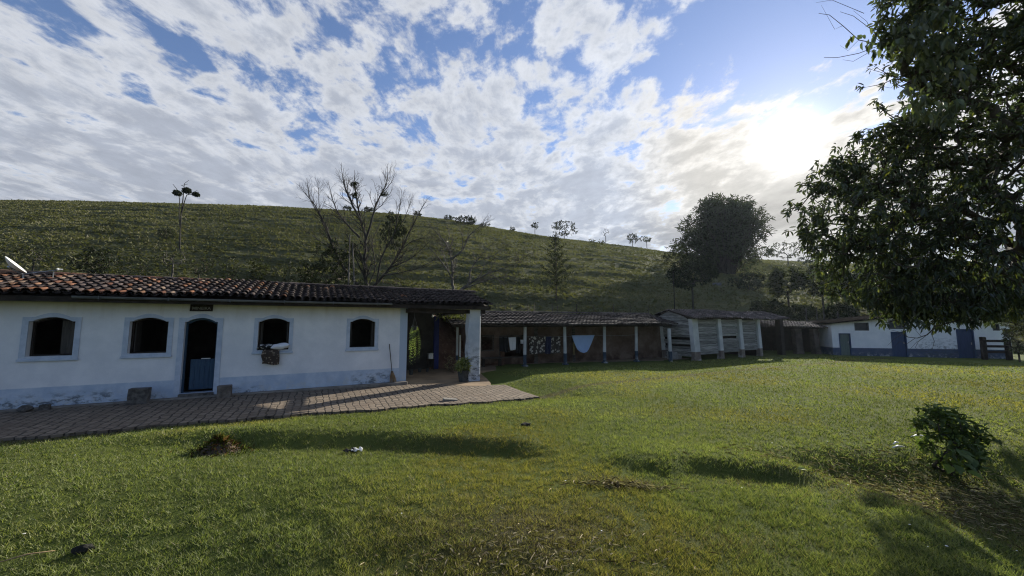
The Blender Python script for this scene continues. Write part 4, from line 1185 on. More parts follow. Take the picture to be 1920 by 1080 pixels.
def bare(name, base, stems, r0, label, bark, seed, up=.35, twig=1.0):
    """leafless tree: hand-placed stems, each with side branches and fine twigs that bend upwards"""
    rg = np.random.default_rng(seed); base = np.asarray(base, float)
    t_ = tree(name, base, 0, label); mb = MB()
    def smooth(P, k=4):
        P = np.asarray(P, float); n = len(P); out = []
        for i in range(n - 1):
            p0, p1, p2, p3 = P[max(i - 1, 0)], P[i], P[i + 1], P[min(i + 2, n - 1)]
            for j in range(k):
                u = j / k; out.append(.5 * (2 * p1 + (p2 - p0) * u + (2 * p0 - 5 * p1 + 4 * p2 - p3) * u * u + (3 * p1 - p0 - 3 * p2 + p3) * u ** 3))
        return np.array(out + [P[-1]])
    def side(p, d, L, r, lev):
        n = 5; pts = [p]; q = p.copy(); dd = d.copy()
        for i in range(n):
            dd = dd + rg.normal(0, .10, 3) + np.array([0, 0, up * .28]); dd /= np.linalg.norm(dd); q = q + dd * L / n; pts.append(q.copy())
            if lev < 2 and i >= 1 and rg.random() < (.85 if lev == 0 else .5):
                s2 = randdir(1, rg)[0]; s2 = s2 - dd * (s2 @ dd); s2 /= np.linalg.norm(s2); nd = dd * .75 + s2 * .65; nd /= np.linalg.norm(nd)
                side(q, nd, L * rg.uniform(.35, .6) * (1 - .08 * i), r * .6, lev + 1)
        mb.tube(pts, np.linspace(r, r * .45, len(pts)), 4 if r > .012 else 3, cap=False)
    for pts, ra, rb in stems:
        P = smooth(pts); P[1:-1] += rg.normal(0, .012, P[1:-1].shape)
        ra *= .74; rb *= .8
        mb.tube(P, np.linspace(ra, rb, len(P)), 7 if ra > .06 else 5, cap=False)
        ln = np.sum(np.linalg.norm(np.diff(P, axis=0), axis=1)); k = int(ln / .19 * twig)
        for _ in range(k):
            f = rg.uniform(.25, 1); i = min(int(f * (len(P) - 1)), len(P) - 2); d = P[i + 1] - P[i]; d /= np.linalg.norm(d)
            s2 = randdir(1, rg)[0]; s2 = s2 - d * (s2 @ d); s2 /= np.linalg.norm(s2); nd = d * .8 + s2 * .6; nd /= np.linalg.norm(nd)
            side(P[i] + (P[i + 1] - P[i]) * rg.random(), nd, rg.uniform(.4, 1.25) * (1.15 - .5 * f), max(.008, (ra + (rb - ra) * f) * .42), 0)
        side(P[-1], (P[-1] - P[-2]) / np.linalg.norm(P[-1] - P[-2]), .55, rb, 1)
    put(mb.build('trunk', MAT[bark], t_, smooth=True), base)
    return t_

# big bare tree behind the house
Yb = 21.5
b0 = at_y(690, 552, Yb); b0[2] = float(hill(b0[0], b0[1]))
def P2(px, py, dy=0): return at_y(px, py, Yb + dy)
rg = np.random.default_rng(21)
def st(*rows):
    return [([b0 - [0, 0, .2] if q_ is None else P2(q_[0], q_[1], dy * (i / max(len(pts) - 1, 1))) for i, q_ in enumerate(pts)], ra, rb) for pts, ra, rb, dy in rows]
G0 = (688, 552)
big = bare('bare_tree', b0, st(
    ([None, G0, (686, 525), (683, 495), (685, 450), (677, 412), (668, 372), (664, 338)], .19, .028, .1),
    ([(684, 455), (694, 425), (704, 385), (722, 350), (727, 325)], .10, .02, .5), ([(716, 362), (734, 342), (737, 334)], .03, .014, .2), ([(700, 398), (716, 384), (732, 362)], .04, .014, .4),
    ([(678, 416), (657, 376), (646, 350), (641, 322)], .09, .018, -.4), ([(674, 445), (652, 422), (630, 392), (618, 352)], .09, .018, .7),
    ([(684, 548), (650, 510), (627, 470), (611, 425), (592, 388), (572, 362)], .13, .018, -.6), ([(618, 448), (600, 402), (598, 352)], .06, .015, .4), ([(600, 405), (582, 375), (578, 352)], .04, .014, -.3), ([(627, 470), (600, 452), (574, 432)], .04, .014, .3),
    ([(690, 548), (712, 525), (733, 500), (752, 468), (770, 430), (790, 392), (797, 380)], .12, .015, .8), ([(733, 500), (762, 490), (786, 472), (806, 452)], .06, .014, .5), ([(706, 530), (716, 480), (738, 440), (746, 405), (752, 372)], .08, .016, -.8),
    ([(738, 440), (758, 410), (769, 380)], .05, .014, .3), ([(752, 468), (774, 452), (800, 446)], .04, .014, -.3), ([(720, 515), (750, 512), (790, 500), (812, 488)], .05, .014, .6), ([(686, 525), (664, 478), (650, 440)], .06, .016, -1.0),
    ([(677, 412), (664, 392), (653, 362), (650, 345)], .05, .014, .8), ([(688, 540), (704, 500), (698, 455), (712, 420)], .06, .015, 1.2)),
    .19, 'big leafless many stemmed tree with dark nest clumps behind the farmhouse roof', 'greybark', 22)
nests = []
for (px, py, r_) in ((663, 345, .16), (665, 366, .17), (721, 362, .17)): nests.append(ell_points(26, P2(px, py), (r_ * 1.2, r_, r_), rg, 0))
for nst in nests:
    V, F, c = sprays(nst, rg, 5, .12, .05, .2); put(bulk('epiphyte_clump', V, F, MAT['leafdark'], big, col=c), b0)
V, F, c = sprays(ell_points(150, P2(738, 428), (.75, .5, 1.15), rg, .1), rg, 7, .16, .05, 1.2, None, .7); put(bulk('hanging_vines', V, F, MAT['leafdark'], big, col=c), b0)
# dark evergreen shrub in front of its stems, and a smaller one at its left
b = P2(625, 552, -.6); b[2] = float(hill(b[0], b[1]))
s = b[1] / FOC
bushy('shrub', b, at_y(620, 443, b[1])[2] - b[2], 120 * s, 'tall dense dark shrub left of the big bare tree', 'shrub', 'leafdark', 9, 520, .17, .07, 31, .3, .08, shell=.1)
b = P2(565, 552, .4); b[2] = float(hill(b[0], b[1]))
bushy('shrub', b, at_y(565, 470, b[1])[2] - b[2], 78 * s, 'twiggy dark shrub at the left of the tall dense one', 'shrub', 'leafdark', 6, 230, .15, .07, 32, .3, .06, shell=.1)
b = P2(735, 552, 1.0); b[2] = float(hill(b[0], b[1]))
bushy('shrub', b, at_y(735, 474, b[1])[2] - b[2], 90 * s, 'brownish thin shrub at the right foot of the big bare tree', 'shrub', 'leafmid', 3, 220, .12, .05, 33, .3, .05, shell=.1)
# two pale poles against the shrub
for (pa, pb_, q0, q1, lab) in ((652, 656, 548, 440, 'pale upright dead pole in front of the big bare tree'), (674, 661, 548, 455, 'pale dead pole leaning left against the big bare tree')):
    a = P2(pa, q0, -1.3); a[2] = float(hill(a[0], a[1])) - .1; e_ = P2(pb_, q1, -1.3)
    mb = MB().tube([a, (a + e_) / 2 + [.04, 0, 0], e_], [.06, .05, .03], 6); o = mb.build('dead_pole', MAT['palebark'], smooth=True); tag(o, lab, 'pole', 'dead poles by the bare tree')

# second bare tree, grey spreading limbs
Yb = 23.0
b0 = at_y(850, 556, Yb); b0[2] = float(hill(b0[0], b0[1]))
bare('bare_tree', b0, st(
    ([None, (850, 556), (848, 530), (848, 505), (845, 482), (838, 460), (822, 440), (808, 424)], .15, .016, .2), ([(846, 486), (866, 470), (880, 442), (896, 428), (913, 417)], .09, .014, .4), ([(854, 552), (868, 540), (892, 525), (915, 513), (936, 506), (958, 497)], .13, .014, .3),
    ([(880, 530), (883, 505), (900, 482), (920, 460)], .07, .014, .6), ([(848, 522), (832, 497), (816, 476), (804, 464)], .07, .014, -.3), ([(866, 470), (868, 445), (860, 428)], .05, .013, -.3), ([(886, 502), (906, 498), (928, 484)], .05, .013, -.4),
    ([(915, 513), (930, 521), (945, 536), (949, 548)], .04, .012, -.2), ([(838, 462), (842, 440), (838, 422)], .05, .013, .5), ([(842, 510), (834, 485), (827, 466)], .05, .013, .5), ([(862, 545), (890, 533), (925, 522), (955, 518)], .08, .013, -.6), ([(905, 488), (930, 476), (948, 462)], .035, .012, .2)),
    .15, 'smaller leafless tree with pale crooked spreading limbs above the porch roof', 'palebark', 24, up=.15, twig=.8)

# young conifer on the hill
b = hat(1043, 566); s = b[1] / FOC; H = 130 * s
rg = np.random.default_rng(41)
t_ = tree('young_pine', b, 0, 'young pine with upswept branches standing alone on the lower hillside')
mb = MB().tube([b - [0, 0, .1], b + [.03, 0, H * .5], b + [0, 0, H]], [.075, .05, .015], 7)
CC = []
for i in range(46):
    f = .16 + .80 * i / 46; z = f * H; ln = ((30 * s) * (1 - f) ** .75 * 1.2 + .12) * rg.uniform(.55, 1.15); th = i * 2.4 + rg.uniform(-.3, .3)
    if f < .25: ln *= .7
    dirv = np.array([math.cos(th), math.sin(th), .25])
    pts = [b + [0, 0, z], b + [0, 0, z] + dirv * ln * .5, b + [0, 0, z] + dirv * ln + [0, 0, ln * .28]]
    mb.tube(pts, [.02, .014, .006], 4, cap=False)
    for q in np.linspace(.25, 1, max(3, int(ln / .16))):
        CC.append(b + [0, 0, z] + dirv * ln * q + [0, 0, ln * .28 * q * q])
put(mb.build('trunk', MAT['bark'], t_, smooth=True), b)
CC = np.array(CC); V, F, c = sprays(CC, rg, 6, .28, .055, -.75, None, .75); put(bulk('crown', V, F, MAT['leafdark'], t_, col=c), b)

# candelabra tree with three dark crowns against the sky
b = hat(338, 470); s = b[1] / FOC
rg = np.random.default_rng(43)
t_ = tree('candelabra_tree', b, 0, 'thin tall tree with three small dark flat crowns rising above the left ridge')
def Q(px, py, dy=0): return at_y(px, py, b[1] + dy)
mb = MB()
for pts, r_ in (([(337, 468), (338, 430), (340, 400), (343, 375), (345, 352)], .07), ([(338, 430), (336, 400), (337, 375), (334, 358)], .05), ([(341, 398), (346, 378), (350, 366), (362, 364)], .05), ([(345, 352), (346, 344), (354, 338)], .03), ([(334, 358), (328, 350), (324, 345)], .03), ([(350, 366), (358, 362), (370, 357)], .03), ([(345, 350), (340, 348), (352, 345)], .03)):
    mb.tube([Q(*p) for p in pts], np.linspace(r_, r_ * .6, len(pts)), 5, cap=False)
put(mb.build('trunk', MAT['greybark'], t_, smooth=True), b)
for (px, py, rx, ry) in ((332.5, 362, 6.8, 4.6), (350, 357, 6.8, 5.4), (367, 364.5, 5.4, 3.4)):
    V, F, c = sprays(ell_points(130, Q(px, py), (rx * s, rx * s, ry * s), rg, .2), rg, 6, .13, .09, .1); put(bulk('crown', V, F, MAT['leafdark'], t_, col=c), b)

# bamboo clump
b = hat(1362, 512); s = b[1] / FOC
rg = np.random.default_rng(45)
t_ = tree('bamboo_clump', b, 0, 'huge dark bamboo clump arching against the sky on the right ridge', 'bamboo')
mb = MB(); CC = []; OW = []; kq = b[1] / 58
for i in range(290):
    th = rg.uniform(0, 2 * np.pi); spread = rg.uniform(0, 1) ** .55
    tipx = rg.uniform(-100, 90) * (1 if i % 3 else .6) + rg.normal(0, 4); py = 374 + 46 * (abs(tipx + 5) / 100) ** 2.2 + rg.uniform(-6, 75 + 70 * (abs(tipx) > 45)) * rg.random() ** .8
    if tipx < -60: py += 16
    tip = at_y(1360 + tipx, py, b[1] + math.sin(th) * spread * 5.5 * kq)
    st = b + np.array([tipx * s * .16, math.sin(th) * spread * .9, 0]); 
    mid = st + (tip - st) * np.array([.38, .38, .58])
    pts = [st - [0, 0, .3], st + (mid - st) * .5, mid, mid + (tip - mid) * .55 + [0, 0, .35], tip]
    mb.tube(pts, np.array([.06, .055, .05, .03, .012]) * kq, 4, cap=False)
    for f in np.linspace(.30, 1, 15):
        k = f * 4; i0 = min(int(k), 3); p = np.array(pts[i0]) + (np.array(pts[i0 + 1]) - np.array(pts[i0])) * (k - i0)
        CC.append(p + rg.normal(0, .38 * kq, 3)); OW.append((tip - st) / np.linalg.norm(tip - st))
put(mb.build('culms', MAT['darkwood'], t_, smooth=True), b)['kind'] = 'stuff'
CC = np.array(CC); V, F, c = sprays(CC, rg, 7, .62 * kq, .13 * kq, .15, np.array(OW) * .9, .9)
put(bulk('crown', V, F, MAT['bamboo'], t_, col=c), b)
# skirt of shrubs at its left foot
def ridge(px, pyb, pyt, wpx, label, m='leafdark', per=7, n=70, L=None, seed=1, trunk_h=.3, name='tree', cat='tree', bark='bark', group=None, W=.55, shell=.2, r0=None, tm=(.5, 1.5), depth=.8):
    b, H, Wd = sized(px, pyb, pyt, wpx)
    L = L or max(.14, b[1] * .0046)
    return bushy(name, b, H, Wd, label, cat, m, per, n, L, L * W, seed, trunk_h, r0 or max(.04, H * .022), group, shell=shell, bark=bark, tm=tm, depth=depth)
ridge(1275, 500, 462, 62, 'dark low shrub at the left foot of the bamboo clump', n=150, seed=51, trunk_h=.1, name='shrub', cat='shrub')
ridge(1268, 472, 455, 44, 'wispy small tree sticking out left of the bamboo on the skyline', n=50, per=6, seed=52, trunk_h=.35, m='leafmid')
ridge(1478, 496, 452, 62, 'airy small tree on the skyline right of the bamboo clump', 'leafmid', 6, 110, seed=53, trunk_h=.28, bark='greybark')
ridge(1425, 494, 462, 46, 'feathery shrub tucked under the right side of the bamboo', 'leafmid', 7, 110, seed=54, trunk_h=.15, name='shrub', cat='shrub')
ridge(1520, 497, 478, 40, 'low dark bush on the skyline beside the big leafy tree', n=70, seed=55, trunk_h=.1, name='shrub', cat='shrub')
# skyline trees
ridge(872, 421, 406, 46, 'long dark rounded thicket on the middle of the ridge', n=150, seed=56, trunk_h=.05, name='thicket', cat='shrub')
ridge(842, 413, 405, 18, 'short sparse bush left of the dark ridge thicket', n=30, seed=57, trunk_h=.2, name='shrub', cat='shrub')
ridge(908, 426, 419, 24, 'low straggly bush right of the dark ridge thicket', n=34, per=5, seed=58, trunk_h=.2, name='shrub', cat='shrub')
ridge(782, 406, 397, 15, 'small round bush on the ridge right of the big bare tree', n=30, seed=59, trunk_h=.1, name='shrub', cat='shrub')
ridge(652, 396, 387, 14, 'small round ridge bush seen through the bare tree stems', n=30, seed=60, trunk_h=.1, name='shrub', cat='shrub')
ridge(693, 398, 388, 20, 'wider low ridge bush seen through the bare tree stems', n=36, seed=61, trunk_h=.1, name='shrub', cat='shrub')
ridge(1003, 440, 418, 15, 'tiny lone tree with thin trunk on the skyline left of the pine', n=26, per=6, seed=62, trunk_h=.5)
ridge(1058, 449, 414, 56, 'widest skyline tree with open dark crown just above the pine', n=105, per=7, seed=63, trunk_h=.22)
ridge(1136, 456, 425, 13, 'leafless thin sapling alone on the falling skyline', 'leafmid', 1, 26, seed=64, trunk_h=.35, bark='palebark', W=.2)
ridge(1186, 463, 438, 36, 'small skyline tree with layered crown, left of a thinner one', n=60, per=6, seed=65, trunk_h=.35)
ridge(1213, 466, 440, 15, 'thin skyline tree right of the layered one', 'leafmid', 5, 28, seed=66, trunk_h=.5)
ridge(1110, 456, 448, 12, 'scrubby dead bush on the falling skyline', 'leafmid', 2, 24, seed=67, trunk_h=.2, name='shrub', cat='shrub')
ridge(960, 433, 427, 12, 'tiny bush on the ridge left of the lone thin tree', n=20, seed=68, trunk_h=.1, name='shrub', cat='shrub')
# hillside shrubs behind the house
ridge(178, 520, 460, 78, 'broad dark shrub on the slope behind the left of the house roof', n=170, per=7, seed=70, trunk_h=.08, name='shrub', cat='shrub', L=.2)
ridge(60, 520, 452, 62, 'thin greyish small tree behind the satellite dish', 'leafmid', 3, 90, seed=71, trunk_h=.4, bark='greybark', L=.16)
ridge(322, 524, 450, 60, 'bare greyish sapling with few leaves behind the roof', 'leafmid', 2, 90, seed=72, trunk_h=.3, bark='palebark', L=.15)
ridge(478, 530, 484, 44, 'upright olive shrub behind the middle of the house roof', 'leafmid', 7, 110, seed=73, trunk_h=.08, name='shrub', cat='shrub', L=.17)
ridge(425, 528, 492, 50, 'low scrubby shrub left of the upright olive one', 'leafmid', 5, 90, seed=74, trunk_h=.08, name='shrub', cat='shrub', L=.15)
ridge(372, 528, 475, 48, 'loose shrub with thin stems behind the roof above the house door', 'leafmid', 4, 90, seed=75, trunk_h=.2, name='shrub', cat='shrub', L=.15)
ridge(255, 524, 484, 60, 'low spreading shrub right of the broad dark one', 'leafmid', 4, 80, seed=76, trunk_h=.1, name='shrub', cat='shrub', L=.15)
ridge(312, 450, 428, 34, 'dark low bush on the slope beside the three crowned tree', n=60, seed=77, trunk_h=.1, name='shrub', cat='shrub')
ridge(975, 500, 462, 90, 'grey brown tangle of scrub on the slope left of the pine', 'leafmid', 3, 130, seed=78, trunk_h=.1, name='shrub', cat='shrub', L=.2, W=.3)
ridge(1120, 462, 452, 30, 'low scrub on the slope under the falling skyline', 'leafmid', 5, 30, seed=79, trunk_h=.1, name='shrub', cat='shrub')
# right hillside woodland
for (px, pyb, pyt, w, lab, m, n, th, L) in (
        (1300, 582, 490, 95, 'dark spreading tree with thin pale trunk above the barn roof', 'leafdark', 170, .45, .22),
        (1480, 590, 500, 70, 'tall dull green tree behind the right end of the barn roof', 'leafmid', 150, .35, .24),
        (1545, 590, 495, 70, 'dusky tree behind the low shed, left of the leafy crown', 'leafmid', 150, .4, .24),
        (1610, 590, 505, 80, 'dark tree behind the left gable of the white outbuilding', 'leafdark', 170, .3, .24),
        (1690, 590, 500, 90, 'dark tree half hidden behind the leafy crown', 'leafdark', 150, .3, .24),
        (1790, 590, 500, 100, 'broad dark tree behind the middle of the white outbuilding', 'leafdark', 150, .3, .24),
        (1890, 590, 500, 100, 'dark tree behind the right end of the white outbuilding', 'leafdark', 150, .3, .24)):
    ridge(px, pyb, pyt, w, lab, m, 9, int(n * 1.9), L * 1.5, 80 + px % 97, th, bark='greybark' if th > .35 else 'bark', r0=.11)
for (px, pyb, pyt, w, lab) in ((1440, 596, 562, 60, 'dark bush over the right end of the barn roof'), (1500, 600, 572, 70, 'dark bush low behind the open shed roof'), (1575, 602, 570, 60, 'dark bush against the left end of the outbuilding roof'), (1405, 545, 512, 70, 'dark scrub below the bamboo clump')):
    ridge(px, pyb, pyt, w, lab, 'leafdark', 9, 200, .3, px, .06, name='shrub', cat='shrub')
for (px, pyb, pyt, lab) in ((1265, 584, 510, 'slender bare pole standing on the slope left of the dark spreading tree'),):
    b = hat(px, pyb); s = b[1] / FOC
    tag(MB().tube([b - [0, 0, .2], b + [.02, 0, 35 * s], b + [0, 0, 74 * s]], [.06, .05, .04], 6).build('dead_pole', MAT['greybark'], smooth=True), lab, 'pole', 'dead poles by the bare tree')

# vine-covered shrub at the right edge by the gate
b = at_z(1912, 678, -.55)
bushy('shrub', b, 3.0, 1.3, 'yellowish leafy shrub by the rail gate at the right edge', 'shrub', 'leafmid', 9, 140, .13, .06, 97, .1, .05, shell=.1)

# bush on the lawn
b = gat(1788, 893); rg = np.random.default_rng(99)
t_ = tree('lawn_bush', b, 0, 'dark leafy young bush growing in the mulchy hollow on the lawn', 'bush')
C = np.concatenate([ell_points(46, b + [0.0, 0, .34], (.36, .34, .32), rg, .1), ell_points(34, b + [.06, .05, .72], (.34, .3, .22), rg, .1), ell_points(9, b + [-.42, 0, .80], (.12, .12, .10), rg, .1), ell_points(12, b + [-.1, 0, .95], (.2, .2, .09), rg, .1), ell_points(16, b + [.42, 0, .55], (.16, .2, .2), rg, .1)])
NA, rad, lines, ends = grow([b - [0, 0, .05], b + [0, 0, .12]], C, .03, rg, .08, .004)
put(limbs('stems', NA, rad, lines, MAT['bark'], t_, sides=(6, 5, 4)), b)
V, F, c = sprays(C, rg, 9, .115, .045, -.1, None, 1, lambda n: np.where(rg.random((n, 1)) < .06, [[2.6, 2.4, 1.0]], [[1.1, 1.15, 1.0]]))
put(bulk('foliage', V, F, MAT['bushleaf'], t_, col=c), b)
bl = ell_points(11, b + [-.14, -.28, .34], (.22, .12, .22), rg, .1); D = np.stack([rg.normal(0, .5, 11), np.full(11, -.8), rg.normal(-.3, .3, 11)], 1)
V, F = leaf_mesh(bl, D, np.tile([0, -.5, 1.], (11, 1)), np.full(11, .17), np.full(11, .115), .1, .3)
put(bulk('broad_lower_leaves', V, F, MAT['bushleaf'], t_, col=np.repeat(np.array([[1.5, 1.5, 1.5], [1.2, 1.3, 1.2], [2.0, 2.0, 1.0]] * 4)[:11], 6, 0)), b)['kind'] = 'stuff'

# ================================================================== SMALL THINGS
def hl_(x, y, z):                               # house-local to world
    p = from_house(x, y); return np.array([p[0], p[1], HZ + z])
def place_h(o, x, y, z, rz=0):
    o.location = tuple(map(float, hl_(x, y, z))); o.rotation_euler = (0, 0, TH1 + rz); return o

# sign over the door
sx0, sz1 = on_house(357, 569); sx1, sz0 = on_house(399.5, 584)
sg = empty('name_sign', (0, 0, 0), 0, 'small dark wooden name board on the wall above the house door', 'sign')
place_h(sg, (sx0 + sx1) / 2, -.004, (sz0 + sz1) / 2)
w_, h_ = (sx1 - sx0) / 2, abs(sz1 - sz0) / 2
MB().plate([(-w_, -h_), (w_ * .97, -h_ * .96), (w_, h_), (-w_ * .95, h_ * .97)], [], -.028, -.003).build('board', MAT['darkwood'], sg)
M_let = M_var('sign_lettering', (.17, .17, .15), (.24, .24, .21), 9, .8, .1, 40, .002)
M_let2 = M_var('worn_lettering', (.045, .042, .036), (.06, .056, .05), 9, .8, .1, 40, .002)
def text(body, size, m, parent, x, z, y):
    cu = bpy.data.curves.new('lettering', 'FONT'); cu.body = body; cu.size = size; cu.align_x = 'CENTER'; cu.align_y = 'CENTER'; cu.extrude = .002; cu.offset = .0025 * size / .1
    tmp = bpy.data.objects.new('lettering_curve', cu); COL.objects.link(tmp)
    bpy.context.view_layer.update()
    me = bpy.data.meshes.new_from_object(tmp.evaluated_get(bpy.context.evaluated_depsgraph_get()))
    bpy.data.objects.remove(tmp); bpy.data.curves.remove(cu)
    o = bpy.data.objects.new('lettering', me); me.materials.clear(); me.materials.append(m); link(o, parent)
    o.rotation_euler = (R(90), 0, 0); o.location = (x, y, z); return o
text('MINEIRA', .115, M_let, sg, 0, -.028, -.031)
text('COZINHA', .05, M_let2, sg, 0, .062, -.031)

# broom leaning on the wall
bxx = on_house(737, 717, -.12); bt_ = on_house(730, 645, -.02)
br = empty('broom', (0, 0, 0), 0, 'straw broom leaning on the white wall at the corner of the house', 'broom'); place_h(br, bxx[0], -.12, -.03)
top = Vector((bt_[0] - bxx[0], .105, bt_[1] + .03)); k0 = top * .30
MB().tube([k0 * .9, top], .013, 8).build('handle', MAT['wood'], br)
bs = MB(); rg_ = random.Random(8)
for i in range(60):
    a = rg_.uniform(0, 6.28); r_ = rg_.uniform(0, 1) ** .5
    e = Vector((math.cos(a) * r_ * .13, math.sin(a) * r_ * .04 - .0, rg_.uniform(0, .03))); s_ = k0 + Vector((math.cos(a) * r_ * .03, math.sin(a) * r_ * .025, 0))
    bs.tube([s_, s_.lerp(e, .5) + Vector((math.cos(a) * .01, 0, 0)), e], [.006, .006, .004], 3)
bs.build('bristles', MAT['straw'], br)
MB().tube([k0 * .82, k0 * 1.0], .034, 8).build('binding', MAT['wood'], br)

# stone blocks and small stones along the wall
def rock(name, r, seed, m, squash=1.0, n=9, sub=2, rough=.16):
    import bmesh
    bm = bmesh.new(); bmesh.ops.create_icosphere(bm, subdivisions=sub, radius=1)
    rg_ = np.random.default_rng(seed)
    ax = rg_.normal(0, 1, (n, 3)); ax /= np.linalg.norm(ax, axis=1, keepdims=True); dd = rg_.uniform(.55, .95, n)
    for v in bm.verts:
        p = np.array(v.co)
        for a, d_ in zip(ax, dd):
            k = p @ a
            if k > d_: p = p - a * (k - d_) * .9
        p = p * (1 + rg_.uniform(-rough, rough) * .25)
        v.co = Vector((p[0] * r[0], p[1] * r[1], (p[2] * .9 + .75) * r[2] * squash))
    me = bpy.data.meshes.new(name); bm.to_mesh(me); bm.free(); me.materials.append(m)
    return link(bpy.data.objects.new(name, me))
def block(name, w, d, h, seed, m):
    rg_ = random.Random(seed); mb = MB(); vs = []
    for z in (0, h * .35, h * .7, h):
        for (x, y) in ((-1, -1), (-.3, -1.06), (.4, -1), (1, -.95), (1.03, .1), (.97, 1), (0, 1.02), (-1, .98), (-1.05, 0)):
            vs.append((x * w / 2 + rg_.uniform(-.03, .03) * w, y * d / 2 + rg_.uniform(-.03, .03) * d, z + rg_.uniform(-.02, .02) * h))
    n = 9; fs = [tuple(range(3 * n, 4 * n)), tuple(range(n - 1, -1, -1))]
    for i in range(3):
        for k in range(n): fs.append((i * n + k, i * n + (k + 1) % n, (i + 1) * n + (k + 1) % n, (i + 1) * n + k))
    return mb.add(vs, fs).build(name, m)
o = block('stone_block', .40, .28, .41, 3, MAT['stone']); place_h(o, -.74, -.40, -.06); tag(o, 'squarish dark stone block with broken left side, left of the house door', 'stone')
o = block('stone_block', .33, .28, .34, 4, M_var('brown_stone', (.10, .085, .07), (.20, .17, .14), 6, .95, .6, 25, .02)); place_h(o, 1.12, -.38, -.06); tag(o, 'smooth brown stone block right of the house door', 'stone')
xa = on_house(48, 764, -.3)[0]; o = rock('loose_stone', (.15, .12, .12), 5, MAT['stone']); place_h(o, xa, -.33, -.09); tag(o, 'squat loose stone at the foot of the wall under the left window', 'stone', 'loose stones at the wall')
xa = on_house(86, 762, -.3)[0]; o = block('loose_stone', .16, .14, .17, 6, MAT['stone']); place_h(o, xa, -.33, -.09); tag(o, 'narrow upright loose stone at the wall, right of the squat one', 'stone', 'loose stones at the wall')
p = gat(842, 756); o = block('kerb_stone', .42, .18, .13, 12, M_var('pale_rubble', (.16, .15, .13), (.28, .26, .235), 6, .95, .6, 25, .02)); o.location = (p[0], p[1] + .12, p[2] - .02); o.rotation_euler = (.1, .12, .4); tag(o, 'pale jagged stone at the lawn edge of the paving below the porch', 'stone')

# window bedding: white pillow, patterned cushion and blanket over the third sill
def pillow(name, a, b, c, m, seed=1):
    n = 14; V = []; F_ = []
    rg_ = np.random.default_rng(seed)
    for sgn in (1, -1):
        for i in range(n + 1):
            for j in range(n + 1):
                u, v_ = 2 * i / n - 1, 2 * j / n - 1
                t_ = (max(0, 1 - abs(u) ** 3.2) * max(0, 1 - abs(v_) ** 3.2)) ** .55
                pin = 1 - .10 * (1 - abs(u)) * 0 - .07 * (abs(v_) ** 2) * (1 - abs(u)); pin2 = 1 - .07 * (abs(u) ** 2) * (1 - abs(v_))
                V.append((u * a * pin2, v_ * b * pin, sgn * t_ * c + .012 * math.sin(5 * u + 3 * v_)))
    for s_ in range(2):
        o_ = s_ * (n + 1) ** 2
        for i in range(n):
            for j in range(n):
                q = (o_ + i * (n + 1) + j, o_ + (i + 1) * (n + 1) + j, o_ + (i + 1) * (n + 1) + j + 1, o_ + i * (n + 1) + j + 1)
                F_.append(q if s_ == 0 else q[::-1])
    return MB().add(V, F_).build(name, m, smooth=True)
pw = pillow('pillow', .27, .17, .095, MAT['fabricw']); pc_ = on_house(526, 650, .02); place_h(pw, pc_[0], -.0, 1.262 + .105); pw.rotation_euler = (0, R(-7), TH1); tag(pw, 'white pillow airing on the window sill beside the door', 'pillow')
cu_ = pillow('cushion', .24, .18, .085, MAT['cushion'], 2); pc_ = on_house(500, 653, .05); place_h(cu_, pc_[0] - .01, .04, 1.262 + .098); tag(cu_, 'black and white patterned cushion on the sill left of the white pillow', 'cushion')
xa, xb = on_house(491, 670, -.1)[0], on_house(523, 670, -.1)[0]; zb = on_house(505, 683, -.1)[1]
V = []; F_ = []; n = 16; prof = [(.30, 1.268), (.1, 1.27), (-.02, 1.272), (-.085, 1.255), (-.10, 1.19)] + [(-.10 - .012 * math.sin(k), 1.19 + (zb - 1.19) * k / 7) for k in range(1, 8)]
for i in range(n + 1):
    for k, (y, z) in enumerate(prof):
        u = i / n; V.append((xa + (xb - xa) * u + .02 * math.sin(k * .8) * (1 - u) + .015 * (k > 5) * math.sin(u * 9), y - (.02 * math.sin(u * 14 + k * .3) if k > 3 else 0), z + (.03 * math.sin(u * 5 + 1) * (k / len(prof)) if k > 4 else 0)))
m_ = len(prof)
for i in range(n):
    for k in range(m_ - 1): F_.append((i * m_ + k, (i + 1) * m_ + k, (i + 1) * m_ + k + 1, i * m_ + k + 1))
mb = MB().add(V, F_); 
o = mb.build('blanket', MAT['blanket'], smooth=True); place_h(o, 0, 0, 0); md = o.modifiers.new('thick', 'SOLIDIFY'); md.thickness = .02; tag(o, 'brown flowered blanket hanging over the sill below the cushions', 'blanket')

# satellite dish
b = at_y(38, 524, 9.9); bx, by = to_house(b[0], b[1]); zt = HZ + EZ + SLP * (by - EY) + .10
bx = on_house(43, 524, 1.2)[0]; b = hl_(bx, 1.2, EZ + SLP * (1.2 - EY) + .04)
sd = empty('satellite_dish', tuple(b), 0, 'white satellite dish seen edge on at the left end of the house roof', 'satellite dish')
axis_ = Vector((.40, .55, .66)); axis_.normalize(); axis_ = (axis_ + Vector((.12, -.10, -.02))).normalized()
s = np.linalg.norm(b - CAMP) / FOC * .80
cdir = Vector((-.6, -.8, 0)) * .66 + Vector((0, 0, 1)) * .74; cdir = (cdir - axis_ * cdir.dot(axis_)).normalized()
rad_ = .27; cen = cdir * (rad_ + .04) + Vector((0, 0, .10))
Mx = Matrix.Translation(cen) @ axis_.to_track_quat('Z', 'Y').to_matrix().to_4x4()
pr = [(rad_ * k / 8, .10 * (k / 8) ** 2) for k in range(9)]
